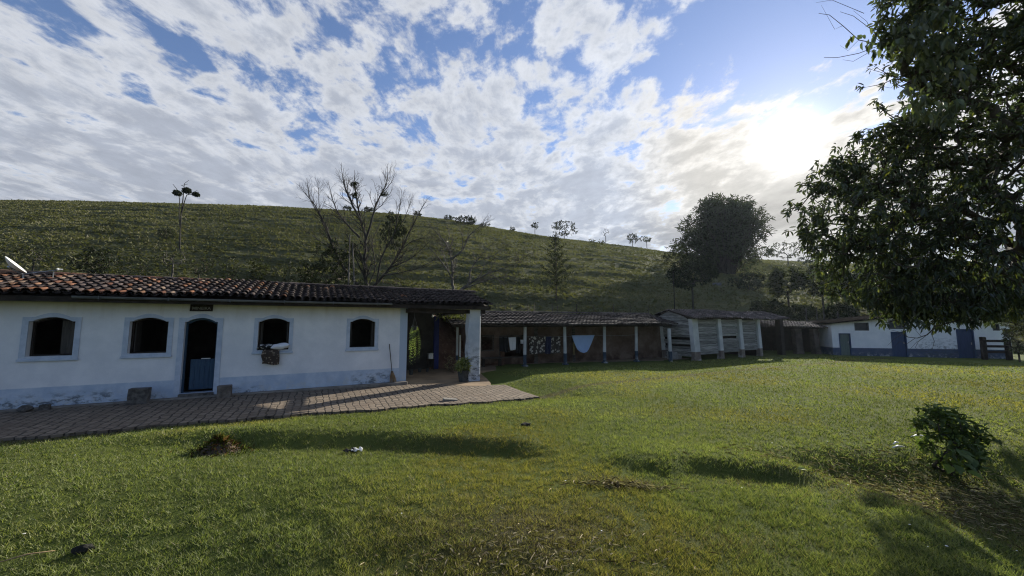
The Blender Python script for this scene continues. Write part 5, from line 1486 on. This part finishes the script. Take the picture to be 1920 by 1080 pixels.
MB().lathe(pr + [(rad_ + .008, .10), (rad_ + .008, .088)] + [(rad_ * k / 8, .10 * (k / 8) ** 2 - .014) for k in range(8, -1, -1)], 32, M=Mx).build('reflector', MAT['whitemetal'], sd, smooth=True)
arm_end = Vector((.40, .50, .34)) 
MB().tube([cen - cdir * rad_ * .98, arm_end], .013, 6).build('feed_arm', MAT['metal'], sd)
MB().lathe([(.0, -.05), (.022, -.05), (.026, .02), (.04, .05), (.04, .07), (0, .07)], 12, M=Matrix.Translation(arm_end) @ (cen - arm_end).to_track_quat('Z', 'Y').to_matrix().to_4x4()).build('receiver', MAT['whitemetal'], sd)
mm = MB().tube([(0, 0, -.08), (0, 0, .12), cen - axis_ * .05], .024, 8); mm.tube([cen - axis_ * .06, cen - axis_ * .02], .06, 8)
mm.build('mount', MAT['metal'], sd)
MB().tube([(.32, .40, -.02), arm_end * .82], .01, 6).build('strut', MAT['metal'], sd)

# porch: fern, pot plant, pots, bulb, white box
fx, fz = on_house(777, 612, .8)
fb = hl_(fx, .8, fz); fe = empty('hanging_fern', tuple(fb), 0, 'green fern hanging under the porch roof beside the house corner', 'fern')
rg = np.random.default_rng(61); P = []; D = []
for i in range(15):
    a = rg.uniform(0, 6.28); r_ = rg.uniform(.05, .26); ln = rg.uniform(.7, 1.45); c = np.array([math.cos(a), math.sin(a), 0])
    for q in np.linspace(0, 1, 22):
        p = fb + c * r_ * (1.0 - (1 - q) ** 2) + np.array([0, 0, .12 * math.sin(q * 3.1) - ln * q ** 1.6])
        side = np.cross(c, [0, 0, 1]); 
        for sg_ in (1, -1): P.append(p); D.append(side * sg_ + np.array([0, 0, -.7]) + c * .2)
P = np.array(P); D = np.array(D) + rg.normal(0, .15, (len(D), 3)); n = len(P)
V, F = leaf_mesh(P, D, np.tile([.2, -.9, .4], (n, 1)), rg.uniform(.05, .10, n), rg.uniform(.010, .017, n), .1, .2)
put(bulk('fronds', V, F, MAT['fern'], fe, col=np.repeat(rg.uniform(.5, 1.5, (n, 1)) * np.ones((1, 3)), 6, 0)), fb)
mb = MB().lathe([(0, -.16), (.08, -.15), (.12, 0), (.125, .02), (.11, .02), (.1, -.02), (0, -.02)], 14); mb.build('basket', MAT['potdark'], fe)
mb = MB()
for a in (0, 2.1, 4.2): mb.tube([(math.cos(a) * .11, math.sin(a) * .11, .02), (0, 0, .40)], .004, 4)
mb.tube([(0, 0, .40), (0, 0, EZ - .2 + SLP * 1.2 - fz)], .004, 4); mb.build('hanger', MAT['metal'], fe)

pxx, _ = on_house(868, 705, -.25); pb = hl_(pxx, -.25, float(path_z(pxx)) + .0)
pp_ = empty('potted_plant', tuple(pb), 0, 'yellow green plant in a dark tapered pot against the porch pillar', 'potted plant')
MB().lathe([(0, 0), (.15, 0), (.16, .02), (.215, .40), (.225, .40), (.225, .44), (.20, .44), (.19, .40), (0, .38)], 18).build('pot', MAT['potdark'], pp_)
rg = np.random.default_rng(62); C = ell_points(60, pb + [0, 0, .62], (.27, .27, .25), rg, .1); C[:, 2] -= .5 * np.maximum(0, np.linalg.norm(C[:, :2] - pb[:2], axis=1) - .2)
V, F, c = sprays(C, rg, 7, .15, .05, .3, None, 1, None, (.4, 1.4)); put(bulk('foliage', V, F, MAT['potleaf'], pp_, col=c), pb)
for i, (px, py, r_, h_, m__, lab) in enumerate(((771, 686, .10, .20, 'potdark', 'small dark flower pot against the porch wall under the fern'), (787, 693, .09, .15, 'potdark', 'middle of three small flower pots on the porch floor'), (801, 693, .08, .14, 'potdark', 'small dark flower pot beside the blue jamb'))):
    x, _ = on_house(px, py, 3.2 if i else 2.4); o = MB().lathe([(0, 0), (r_ * .7, 0), (r_, h_), (r_ * 1.06, h_), (r_ * 1.06, h_ + .03), (r_ * .9, h_ + .03), (r_ * .85, h_ - .02), (0, h_ - .03)], 14).build('flower_pot', MAT[m__])
    q = hl_(x, 3.2 if i else 2.4, float(path_z(x)) + .002); o.location = tuple(q); tag(o, lab, 'flower pot', 'flower pots on the porch')
x, z = on_house(807, 668, WD - .5); mb = MB().cbox(-.11, .11, -.1, .1, 0, .24, .01).cbox(-.12, .12, -.11, .11, .241, .27, .008); mb.box(-.115, .115, -.106, -.101, .10, .12)
o = mb.build('storage_box', MAT['whitemetal']); place_h(o, x, WD - .52, z - .12); tag(o, 'small white lidded box on a dark stand by the blue jamb', 'box')
st = MB()
for sx in (-.14, .10):
    for sy in (-.14, .10): st.box(sx, sx + .04, sy, sy + .04, 0, z - .12 - float(path_z(x)) - .035)
zz = z - .12 - float(path_z(x)); st.cbox(-.18, .18, -.18, .18, zz - .034, zz - .002, .006)
o = st.build('stand', MAT['darkwood']); place_h(o, x, WD - .52, float(path_z(x))); tag(o, 'dark wooden stand under the white box on the porch', 'stand')
x, z = on_house(811, 593, 1.6); lb = empty('light_bulb', (0, 0, 0), 0, 'bare white bulb hanging under the porch roof', 'light bulb'); place_h(lb, x, 1.6, z)
MB().lathe([(0, -.05), (.025, -.045), (.04, -.015), (.035, .02), (.018, .05), (.016, .07)], 14).build('bulb', MAT['whitemetal'], lb, smooth=True)
mb = MB().tube([(0, 0, .07), (0, 0, .12)], .018, 8); mb.tube([(0, 0, .12), (0, 0, EZ + SLP * 2.1 - .2 - z)], .005, 5); mb.build('socket', MAT['potdark'], lb)
# hanging plant strands at the far side of the porch
fx, fz = on_house(848, 590, 3.4); fb = hl_(fx, 3.4, fz); fe = empty('trailing_plant', tuple(fb), 0, 'straggly trailing plant hanging under the far edge of the porch roof', 'plant')
rg = np.random.default_rng(63); P = ell_points(34, fb + [0, 0, -.12], (.95, .3, .22), rg, .1); D = randdir(34, rg); 
V, F, c = sprays(P, rg, 5, .20, .035, .6, None, .8); put(bulk('foliage', V, F, MAT['potleaf'], fe, col=c * .6), fb)
mb = MB().tube([(-1.1, 0, .10), (0, 0, .02), (1.2, 0, .16)], .03, 6); mb.build('bough', MAT['darkwood'], fe)
mb = MB()
for i in range(5):
    x = -.9 + i * .4; mb.tube([(x, 0, .08), (x + .02, 0, -.3), (x - .02, 0, -.75 + .15 * i)], .007, 4)
mb.build('vine', MAT['bark'], fe)
# dry shrubs on the earth bank
for i, (px, py, w, h, lab) in enumerate(((842, 678, .55, .75, 'dry brown weed at the foot of the red earth bank'), (858, 686, .5, .5, 'lower dry weed on the red earth bank by the pot plant'))):
    b = at_y(px, py, 18.0); b[2] = -.55
    bushy('weed', b, h, w, lab, 'weed', 'deadgrass', 4, 40, .10, .03, 110 + i, .1, .015, shell=.1)

# washing
def w2w(x, y, z): return np.array([O2[0] + E2[0] * x + D2[0] * y, O2[1] + E2[1] * x + D2[1] * y, O2[2] + z])
LY = .55
def sheet(name, pts, m, lab, cat, y=LY, n=16, group='washing on the line', wav=.03, thick=.006):
    """pts: four pixel corners (tl, tr, br, bl)"""
    q = [np.array(w2(px, py, y)) for px, py in pts]; V = []; F_ = []
    for i in range(n + 1):
        for j in range(n + 1):
            u, v_ = i / n, j / n
            p = (q[0] * (1 - u) + q[1] * u) * (1 - v_) + (q[3] * (1 - u) + q[2] * u) * v_
            V.append((p[0], y + wav * (math.sin(u * 11 + v_ * 2) + .5 * math.sin(u * 23)) * (.3 + v_), p[1] - .02 * math.sin(u * math.pi) * (v_ > .9)))
    for i in range(n):
        for j in range(n): F_.append((i * (n + 1) + j, i * (n + 1) + j + 1, (i + 1) * (n + 1) + j + 1, (i + 1) * (n + 1) + j))
    o = MB().add(V, F_).build(name, m, smooth=True); o.location = tuple(O2); o.rotation_euler = (0, 0, TH2)
    md = o.modifiers.new('thick', 'SOLIDIFY'); md.thickness = thick
    return tag(o, lab, cat, group)
zl_ = w2(1000, 631, LY)[1]
la, lb2 = w2(905, 631, LY)[0], w2(1196, 629, LY)[0]
ln = MB(); pts = [(la + (lb2 - la) * i / 30, LY, zl_ + .03 - .05 * math.sin(math.pi * ((i * 3 / 30) % 1))) for i in range(31)]
ln.tube(pts, .006, 5); o = ln.build('clothes_line', MAT['metal']); o.location = tuple(O2); o.rotation_euler = (0, 0, TH2); tag(o, 'thin washing line strung under the long shed roof', 'clothes line')
sheet('black_cloth', ((936, 631), (952, 631), (952, 660), (937, 658)), MAT['fabrick'], 'black cloth on the line left of the white shirt', 'cloth')
# shirt outline with sleeves
def shape(name, pix, m, lab, cat, y=LY):
    loop = [w2(px, py, y) for px, py in pix]
    o = MB().plate(loop, [], y - .012, y + .012).build(name, m); o.location = tuple(O2); o.rotation_euler = (0, 0, TH2)
    return tag(o, lab, cat, 'washing on the line')
sheet('white_shirt', ((953.5, 633), (967, 632), (967.5, 655), (957, 657)), MAT['fabricw'], 'white shirt hanging on the line in the long shed', 'shirt', LY - .05, wav=.02)
sheet('white_towel', ((975.5, 637), (982, 637), (982, 644), (975.5, 644)), MAT['fabricw'], 'tiny white towel pegged beside the first shed post', 'towel', LY)
sheet('black_cloth', ((968.5, 631.5), (975, 631.5), (976, 662), (968, 662)), MAT['fabrick'], 'black cloth on the line right of the white shirt', 'cloth')
sheet('flowered_sheet', ((992, 631), (1022.5, 631), (1022, 662), (994, 664)), MAT['floral'], 'larger flowered sheet with pale blooms, left of the navy towel', 'sheet')
sheet('navy_towel', ((1023.5, 631), (1033.5, 631), (1032.5, 663), (1022.5, 663)), MAT['fabricn'], 'navy towel hanging between two flowered sheets', 'towel', LY - .03)
sheet('flowered_sheet', ((1034, 631), (1050, 631), (1051, 661), (1034, 663)), MAT['floral'], 'narrow flowered sheet right of the navy towel', 'sheet')
q = [(1072, 629), (1115.5, 628), (1110, 642), (1104, 655), (1100, 659.5), (1090, 660), (1083, 655), (1077, 643)]
V = []; F_ = []; n = 18
for j in range(n + 1):
    v_ = j / n; py = 629 + 31 * v_; xl = np.interp(py, [629, 643, 655, 660], [1072, 1077, 1083, 1089]); xr = np.interp(py, [628, 642, 655, 660], [1115.5, 1110, 1104, 1100])
    for i in range(n + 1):
        u = i / n; p = w2(xl + (xr - xl) * u, py - (1 - v_) * u, LY); V.append((p[0], LY + .03 * (math.sin(u * 9 + 1) * v_ + .4 * math.sin(u * 21)) * (.2 + v_), p[1] - .05 * math.sin(u * math.pi) * v_))
for j in range(n):
    for i in range(n): F_.append((j * (n + 1) + i, (j + 1) * (n + 1) + i, (j + 1) * (n + 1) + i + 1, j * (n + 1) + i + 1))
o = MB().add(V, F_).build('blue_sheet', MAT['fabricb'], smooth=True); o.location = tuple(O2); o.rotation_euler = (0, 0, TH2); o.modifiers.new('thick', 'SOLIDIFY').thickness = .008
tag(o, 'plain light blue sheet sagging from the line between shed posts', 'sheet', 'washing on the line')
sheet('yellow_cloth', ((1074, 642), (1078, 642), (1078, 665), (1075, 665)), M_var('ochre_cloth', (.22, .17, .08), (.28, .22, .11), 4, .95, .2, 40, .004), 'narrow ochre cloth hanging behind the blue sheet', 'cloth', LY + .25)
# bench at the left end
bx0_, bz_ = w2(903, 671, .75); bx1_, _ = w2(941, 671, .75)
bn = empty('bench', tuple(w2w(0, 0, 0)), TH2, 'rough wooden bench table behind the porch pillar in the long shed', 'bench')
MB().cbox(bx0_, bx1_, .55, .95, bz_ - .05, bz_, .01).build('bench_top', MAT['wood'], bn)
for x in (bx0_ + .05, bx1_ - .15):
    for y in (.6, .84): MB().box(x, x + .08, y, y + .08, .0, bz_ - .051).build('leg', MAT['darkwood'], bn)

# rail gate on the right
g0 = at_z(1847, 675, -.6); g1 = at_z(1893, 676, -.6)
gd = g1 - g0; gl = float(np.hypot(gd[0], gd[1])); gth = math.atan2(gd[1], gd[0])
ga = empty('rail_gate', (g0[0], g0[1], float(ground(g0[0], g0[1]))), gth, 'dark wooden rail fence panel in front of the white outbuilding', 'fence')
for x in (0, gl):
    MB().cbox(x - .12, x + .12, -.11, .11, -.2, 1.45 if x == 0 else 1.30, .03).build('post', MAT['darkwood'], ga)
for z in (.42, .78, 1.12): MB().box(.125, gl - .125, -.04, .03, z, z + .15).build('rail', MAT['darkwood'], ga)

# fence posts at the foot of the hill
FP = []
for i, (px, py0, py1) in enumerate(((948, 592, 572), (957, 592, 571), (990, 592, 572), (1003, 592, 569), (1037, 592, 571), (1047, 592, 573), (1082, 592, 570), (1115, 592, 572), (1150, 592, 570), (1182, 592, 571), (1215, 592, 573))):
    u_ = ray(px, 600)[0] / ray(px, 600)[1]; Yp = float(hill_yf(u_)) + 2.0; Xp = u_ * Yp; zb_ = float(hill(Xp, Yp)); zt_ = at_y(px, py1, Yp)[2]
    h_ = max(.9, zt_ - zb_); lean = random.uniform(-.06, .06); r_ = random.uniform(.025, .038)
    o = MB().tube([(0, 0, -.3), (lean * .5, 0, h_ * .5), (lean, 0, h_)], [r_ * 1.1, r_, r_ * .85], 7).build('fence_post', MAT['bark'] if i % 3 else MAT['darkwood'], smooth=True)
    o.location = (Xp, Yp, zb_); tag(o, 'thin weathered fence post on the slope just above the long shed roof', 'fence post', 'fence posts at the foot of the hill')
for i, (px, py0, py1) in enumerate(((1300, 600, 583), (1512, 604, 578), (1532, 604, 576), (1545, 604, 572), (1571, 604, 584))):
    u_ = ray(px, 600)[0] / ray(px, 600)[1]; Yp = float(hill_yf(u_)) + 1.2; Xp = u_ * Yp; zb_ = float(hill(Xp, Yp)); h_ = max(.9, at_y(px, py1, Yp)[2] - zb_)
    o = MB().tube([(0, 0, -.3), (.02, 0, h_ * .5), (.03, 0, h_)], [.07, .06, .05], 7).build('fence_post', MAT['greybark'], smooth=True)
    o.location = (Xp, Yp, zb_); tag(o, 'pale fence post in front of the dark trees behind barn and open shed', 'fence post', 'fence posts at the foot of the hill')
# pale sheet-metal trough on the hillside
b = hat(1345, 536); mb = MB(); 
for i in range(7): mb.box(-.9 + i * .26, -.9 + i * .26 + .24, -.03 + .02 * (i % 2), .0 + .02 * (i % 2), .15, .75)
mb.box(-.9, .9, .03, .8, .10, .15); mb.box(.88, .92, .03, .8, .16, .75); mb.box(-.92, -.88, .03, .8, .16, .75); mb.box(-.85, -.78, .0, .06, -.4, .1); mb.box(.78, .85, .0, .06, -.4, .1)
mb.v = [(p[0] * .62, p[1] * .62, p[2] * .62) for p in mb.v]; o = mb.build('feed_trough', MAT['gutter']); o.location = tuple(b); o.rotation_euler = (0, 0, -.3); tag(o, 'grey metal feed trough on the slope below the bamboo clump', 'trough')

# things lying on the lawn
p = gat(410, 846); n = 26; V = []; F_ = []
for i in range(n):
    for j in range(n):
        u, v_ = i / (n - 1) * 2 - 1, j / (n - 1) * 2 - 1; X, Y = p[0] + u * .42, p[1] + v_ * .30
        hh = .24 * np.exp(-(u ** 2 + v_ ** 2) * 3.2) * (1 + .9 * (vnoise(X * 9, Y * 9) - .5)) - .02
        V.append((X - p[0], Y - p[1], float(ground(X, Y)) + float(hh) - p[2]))
for i in range(n - 1):
    for j in range(n - 1): F_.append((i * n + j, (i + 1) * n + j, (i + 1) * n + j + 1, i * n + j + 1))
mo = empty('earth_mound', tuple(p), 0, 'low reddish anthill mound with dead grass on the left lawn', 'mound')
MB().add(V, F_).build('earth', M_var('anthill_soil', (.05, .036, .026), (.12, .085, .06), 9, .98, .8, 30, .02), mo, smooth=True)
rg = np.random.default_rng(71); k = 800; a = rg.uniform(0, 6.28, k); r_ = np.abs(rg.normal(0, .24, k)); P = np.stack([p[0] + np.cos(a) * r_ * 1.2, p[1] + np.sin(a) * r_ * .8, np.zeros(k)], 1)
P[:, 2] = ground(P[:, 0], P[:, 1]) + .22 * np.exp(-((P[:, 0] - p[0]) ** 2 / .176 + (P[:, 1] - p[1]) ** 2 / .09) * 3.2) - .03
D = randdir(k, rg, 1.1); V, F = leaf_mesh(P, D, np.tile([0, -.4, 1.], (k, 1)), rg.uniform(.06, .15, k), rg.uniform(.006, .011, k)); q = rg.random((k, 1))
put(bulk('dead_grass', V, F, MAT['deadgrass'], mo, col=np.repeat(np.where(q < .35, [[.55, .34, .22]], [[.3, .42, .12]]) * rg.uniform(.4, 1.1, (k, 1)), 6, 0)), p)['kind'] = 'stuff'
# raked dead grass lying in the middle
def straw(px, py, rx, ry, k, lab, seed, L=(.08, .26), name='straw_litter'):
    p = gat(px, py); rg = np.random.default_rng(seed)
    P = np.stack([p[0] + rg.normal(0, rx, k), p[1] + rg.normal(0, ry, k), np.zeros(k)], 1); P[:, 2] = ground(P[:, 0], P[:, 1]) + rg.uniform(.01, .055, k)
    a = rg.uniform(0, 6.28, k); D = np.stack([np.cos(a), np.sin(a), rg.normal(.05, .22, k)], 1)
    V, F = leaf_mesh(P, D, np.tile([0, -.3, 1.], (k, 1)), rg.uniform(*L, k), rg.uniform(.005, .012, k), .1, .2)
    c = np.where(rg.random((k, 1)) < .5, [[1.7, 1.7, 1.9]], [[.45, .42, .36]]) * rg.uniform(.4, 1.1, (k, 1))
    o = bulk(name, V, F, MAT['deadgrass'], col=np.repeat(c, 6, 0)); return tag(o, lab, 'dead grass', kind='stuff')
straw(1170, 914, .30, .045, 330, 'strip of grey dead straw on the middle of the lawn', 72, (.05, .16))
straw(990, 1045, .55, .28, 500, 'thin brown straw scattered over the near lawn', 73, (.03, .10))
straw(1640, 905, 1.0, .42, 1100, 'dead leaves and mown stalks in the hollow by the bush', 74, (.04, .16))
straw(1830, 960, .6, .5, 800, 'dark leaf mulch in the hollow at the right edge', 75, (.04, .14))
# pale litter scraps and clods
LIT = [(322, 806), (988, 818), (1498, 803), (1590, 912), (1623, 885), (1706, 988), (1740, 1030), (1775, 1029), (1907, 1037), (1128, 1000), (1448, 833), (1447, 774), (753, 967), (1391, 918), (45, 1005), (140, 856), (906, 884), (700, 803), (1552, 830), (1810, 790), (1060, 905)]
proto = None
for i, (px, py) in enumerate(LIT):
    p = gat(px, py); s = random.uniform(.006, .012) * (1 + .07 * p[1])
    if proto is None: o = proto = rock('paper_scrap', (1, .7, .35), 90, MAT['litter'], n=6, sub=2, rough=.5)
    else: o = proto.copy(); COL.objects.link(o)
    o.scale = (s, s, s); o.rotation_euler = (0, 0, random.uniform(0, 6)); o.location = (p[0], p[1], p[2] + .02); tag(o, 'small pale scrap lying in the short grass', 'scrap', 'pale scraps on the lawn')
for (px, py, w) in ((1722, 825, .30), (1686, 845, .22), (1684, 838, .15)):
    p = gat(px, py); a = random.uniform(-.3, .5); d_ = np.array([math.cos(a), math.sin(a), .05]) * w
    o = MB().tube([(0, 0, 0), d_ * .5 + [0, 0, .02], d_], [.012, .014, .008], 6).build('bleached_stick', MAT['whitemetal'], smooth=True); o.location = (p[0] - w / 2, p[1], p[2] + .05)
    tag(o, {1722: 'bleached stick touching the left side of the lawn bush', 1686: 'longer of two bleached sticks lying left of the lawn bush', 1684: 'shorter of two bleached sticks lying left of the lawn bush'}[px], 'stick', 'bleached sticks by the bush')
p = gat(662, 849); rg_ = random.Random(2); rgx = empty('rag', tuple(p + [0, 0, .03]), .3, 'black and white rag lying on the lawn in front of the house', 'rag')
for nm, m__, dx in (('dark_fold', MAT['fabrick'], -.07), ('pale_fold', MAT['litter'], .06)):
    V = []; F_ = []
    for i in range(8):
        for j in range(6): V.append((dx + (i / 7 - .5) * .17, (j / 5 - .5) * .13, .022 * math.sin(i * 1.7 + j) + .02 * rg_.random() + .01))
    for i in range(7):
        for j in range(5): F_.append((i * 6 + j, i * 6 + 6 + j, i * 6 + 7 + j, i * 6 + j + 1))
    o = MB().add(V, F_).build(nm, m__, rgx, smooth=True); o.modifiers.new('thick', 'SOLIDIFY').thickness = .006
p = gat(157, 1035); o = rock('dung_clod', (.085, .055, .05), 33, MAT['clod'], rough=1.2); o.location = tuple(p + [0, 0, -.01]); tag(o, 'dark clod lying in the grass at the lower left', 'clod')
p = gat(985, 798); o = rock('dung_clod', (.11, .07, .05), 34, MAT['clod'], rough=1.2); o.location = tuple(p + [0, 0, -.01]); tag(o, 'dark clod beyond the shaded bank near the paving tip', 'clod')
p = gat(50, 1050); o = MB().tube([(-.17, -.07, .02), (0, 0, .05), (.17, .075, .04)], [.006, .007, .004], 5).build('dry_stalk', MAT['straw'], smooth=True); o.location = tuple(p); tag(o, 'long pale dry stalk lying in the grass at the lower left corner', 'stalk')
p = gat(1072, 0 + 888); 
p = gat(1497, 887); V, F = leaf_mesh(p[None] + [0, 0, .05], np.array([[1., .2, .1]]), np.array([[0, -.5, 1.]]), np.array([.13]), np.array([.07])); o = bulk('fallen_leaf', V, F, MAT['potleaf'], col=np.full((6, 3), 1.6)); tag(o, 'single yellow fallen leaf on the lawn left of the hollow', 'leaf')

# ================================================================== LIGHT, SKY, CAMERA
w = bpy.data.worlds.new('World'); sc.world = w; w.use_nodes = True
t = w.node_tree; t.nodes.clear()
class WT(NT):
    def __init__(s, tree): s.t = tree; s.out = s.n('ShaderNodeOutputWorld')
W_ = WT(t)
sky = W_.n('ShaderNodeTexSky'); sky.sky_type = 'NISHITA'; sky.sun_disc = False; sky.sun_elevation = SUN_EL; sky.sun_rotation = SUN_AZ
sky.altitude = 600; sky.air_density = 1.0; sky.dust_density = .25; sky.ozone_density = 1.6
tc = W_.n('ShaderNodeTexCoord'); dirv = tc.outputs['Generated']
x, y, z = W_.sep(dirv)
zc = W_.math('ADD', W_.math('MAXIMUM', z, 0.0), .10)
cx = W_.math('DIVIDE', x, zc); cy = W_.math('DIVIDE', y, zc)
cmb = W_.n('ShaderNodeCombineXYZ'); W_.l(cx, cmb.inputs[0]); W_.l(cy, cmb.inputs[1])
def cloud_vec(scale, rotz=0, loc=(0, 0, 0)):
    m_ = W_.n('ShaderNodeMapping'); m_.inputs['Scale'].default_value = scale; m_.inputs['Rotation'].default_value = (0, 0, rotz); m_.inputs['Location'].default_value = loc
    W_.l(cmb.outputs[0], m_.inputs[0]); return m_.outputs[0]
# patchy altocumulus drawn out along the wind
wn_ = W_.n('ShaderNodeTexNoise'); wn_.inputs['Scale'].default_value = 1.3; wn_.inputs['Detail'].default_value = 4; W_.l(cloud_vec((1, 1, 1)), wn_.inputs['Vector'])
wv_ = W_.n('ShaderNodeVectorMath', operation='MULTIPLY_ADD'); W_.l(wn_.outputs['Color'], wv_.inputs[0]); wv_.inputs[1].default_value = (.22, .22, 0); W_.l(cloud_vec((1.0, .70, 1), R(12), (3.7, 1.2, 0)), wv_.inputs[2])
base_n = W_.noise(wv_.outputs[0], 5.2, 12, .58)
fine_n = W_.noise(wv_.outputs[0], 15.0, 9, .62)
big_n = W_.noise(cloud_vec((1, .7, 1), R(12), (.4, 2.2, 0)), .75, 4, .5)
dens = W_.math('ADD', W_.math('ADD', W_.math('MULTIPLY', base_n, .62), W_.math('MULTIPLY', fine_n, .26)), W_.math('MULTIPLY', big_n, .30))
# low in front the layer closes up; a clear gap stands right of and above the sun; clear sky behind
sunv = W_.n('ShaderNodeVectorMath', operation='DOT_PRODUCT'); W_.l(dirv, sunv.inputs[0]); sunv.inputs[1].default_value = tuple(SUN_DIR)
cs = sunv.outputs['Value']
gap = ray(1560, 60); gap = gap / np.linalg.norm(gap)
gv = W_.n('ShaderNodeVectorMath', operation='DOT_PRODUCT'); W_.l(dirv, gv.inputs[0]); gv.inputs[1].default_value = tuple(gap)
gapm = W_.ramp(gv.outputs['Value'], .955, .995)
closes = W_.ramp(z, .62, .12)
behind = W_.ramp(y, .15, -.6)
thr = W_.math('ADD', W_.math('SUBTRACT', .555, W_.math('MULTIPLY', closes, .115)), W_.math('MULTIPLY', gapm, .17))
thr = W_.math('ADD', thr, W_.math('MULTIPLY', behind, .12))
thr = W_.math('SUBTRACT', thr, W_.math('MULTIPLY', W_.ramp(cs, .965, .995), .07))
e = W_.math('SUBTRACT', dens, thr)
cov = W_.ramp(e, -.035, .065)
thick = W_.ramp(e, .02, .17)
glow1 = W_.math('POWER', W_.math('MAXIMUM', cs, 0.0), 6.0)
glow2 = W_.math('POWER', W_.math('MAXIMUM', cs, 0.0), 45.0)
glow3 = W_.math('POWER', W_.math('MAXIMUM', cs, 0.0), 1100.0)
lum = W_.math('ADD', W_.math('ADD', CL_BASE, W_.math('MULTIPLY', glow1, CL_G1)), W_.math('MULTIPLY', glow2, CL_G2))
shade = W_.math('SUBTRACT', 1.0, W_.math('MULTIPLY', thick, .30))
low_n = W_.noise(cloud_vec((1.2, .6, 1), R(12), (8, 2, 0)), 1.5, 7, .55)
lowsh = W_.math('MULTIPLY', W_.ramp(z, .36, .10), W_.ramp(low_n, .40, .60))
shade = W_.math('MULTIPLY', shade, W_.math('SUBTRACT', 1.0, W_.math('MULTIPLY', lowsh, W_.math('ADD', .24, W_.math('MULTIPLY', W_.ramp(x, -.25, .35), .26)))))
mod = W_.noise(wv_.outputs[0], 9.0, 9, .62)
shade = W_.math('MULTIPLY', shade, W_.math('ADD', .72, W_.math('MULTIPLY', mod, .56)))
lumc = W_.math('MULTIPLY', W_.math('MULTIPLY', lum, shade), W_.math('SUBTRACT', 1.0, W_.math('MULTIPLY', behind, .5)))
lumc = W_.math('ADD', lumc, W_.math('MULTIPLY', W_.math('MULTIPLY', glow3, CL_G3), W_.math('ADD', .1, W_.math('MULTIPLY', mod, 1.7))))
ccol = W_.mix(thick, (.94, .975, 1.05), (.85, .93, 1.10))
ccol = W_.mix(W_.ramp(cs, .93, .99), ccol, (1.02, .985, .93))
cl = W_.n('ShaderNodeVectorMath', operation='SCALE'); W_.l(ccol, cl.inputs[0]); W_.l(lumc, cl.inputs['Scale'])
skyc = W_.n('ShaderNodeVectorMath', operation='MULTIPLY'); W_.l(sky.outputs[0], skyc.inputs[0]); skyc.inputs[1].default_value = SKY_TINT
gl = W_.n('ShaderNodeVectorMath', operation='SCALE'); gl.inputs[0].default_value = (1.0, .95, .85); W_.l(W_.math('ADD', W_.math('MULTIPLY', glow3, CL_G3 * .55), W_.math('MULTIPLY', glow2, CL_G2 * .05)), gl.inputs['Scale'])
skyg = W_.n('ShaderNodeVectorMath', operation='ADD'); W_.l(skyc.outputs[0], skyg.inputs[0]); W_.l(gl.outputs[0], skyg.inputs[1])
final = W_.mix(cov, skyg.outputs[0], cl.outputs[0])
bg = W_.n('ShaderNodeBackground'); W_.l(final, bg.inputs[0]); bg.inputs[1].default_value = BG
W_.l(bg.outputs[0], W_.out.inputs[0])
w.cycles.sampling_method = 'MANUAL'; w.cycles.sample_map_resolution = 1024

sl = bpy.data.lights.new('sun', 'SUN'); sl.energy = SUN_E; sl.angle = R(.6); sl.color = (1, .93, .80)
so = bpy.data.objects.new('sun', sl); so.rotation_euler = Vector(-SUN_DIR).to_track_quat('-Z', 'Y').to_euler(); so.location = (20, 20, 30); COL.objects.link(so)

cam = bpy.data.cameras.new('camera'); co = bpy.data.objects.new('camera', cam); COL.objects.link(co)
cam.sensor_width = 36; cam.lens = 36 * FOC / 1920; cam.clip_start = .05; cam.clip_end = 2000
co.location = (0, 0, CZ); co.rotation_euler = (R(90) + PITCH, 0, 0); sc.camera = co

if HAZE > 0:
    hm = bpy.data.materials.new('haze'); hm.use_nodes = True; ht = hm.node_tree; ht.nodes.clear()
    ho = ht.nodes.new('ShaderNodeOutputMaterial'); hv = ht.nodes.new('ShaderNodeVolumePrincipled')
    hv.inputs['Color'].default_value = (.70, .84, 1.0, 1); hv.inputs['Density'].default_value = HAZE; hv.inputs['Anisotropy'].default_value = .45
    ht.links.new(hv.outputs[0], ho.inputs['Volume'])
    tag(MB().box(-430, 430, -430, 430, -420, 60).build('haze', hm), kind='stuff')
sc.view_settings.view_transform = 'Standard'; sc.view_settings.look = 'None'; sc.view_settings.exposure = EXPO; sc.view_settings.gamma = 1
sc.cycles.use_denoising = True
try: sc.cycles.denoiser = 'OPENIMAGEDENOISE'
except Exception: pass
sc.cycles.filter_width = 1.15
sc.cycles.denoising_prefilter = 'NONE'
sc.cycles.max_bounces = 6; sc.cycles.diffuse_bounces = 3; sc.cycles.glossy_bounces = 2; sc.cycles.transmission_bounces = 3
sc.cycles.caustics_reflective = False; sc.cycles.caustics_refractive = False
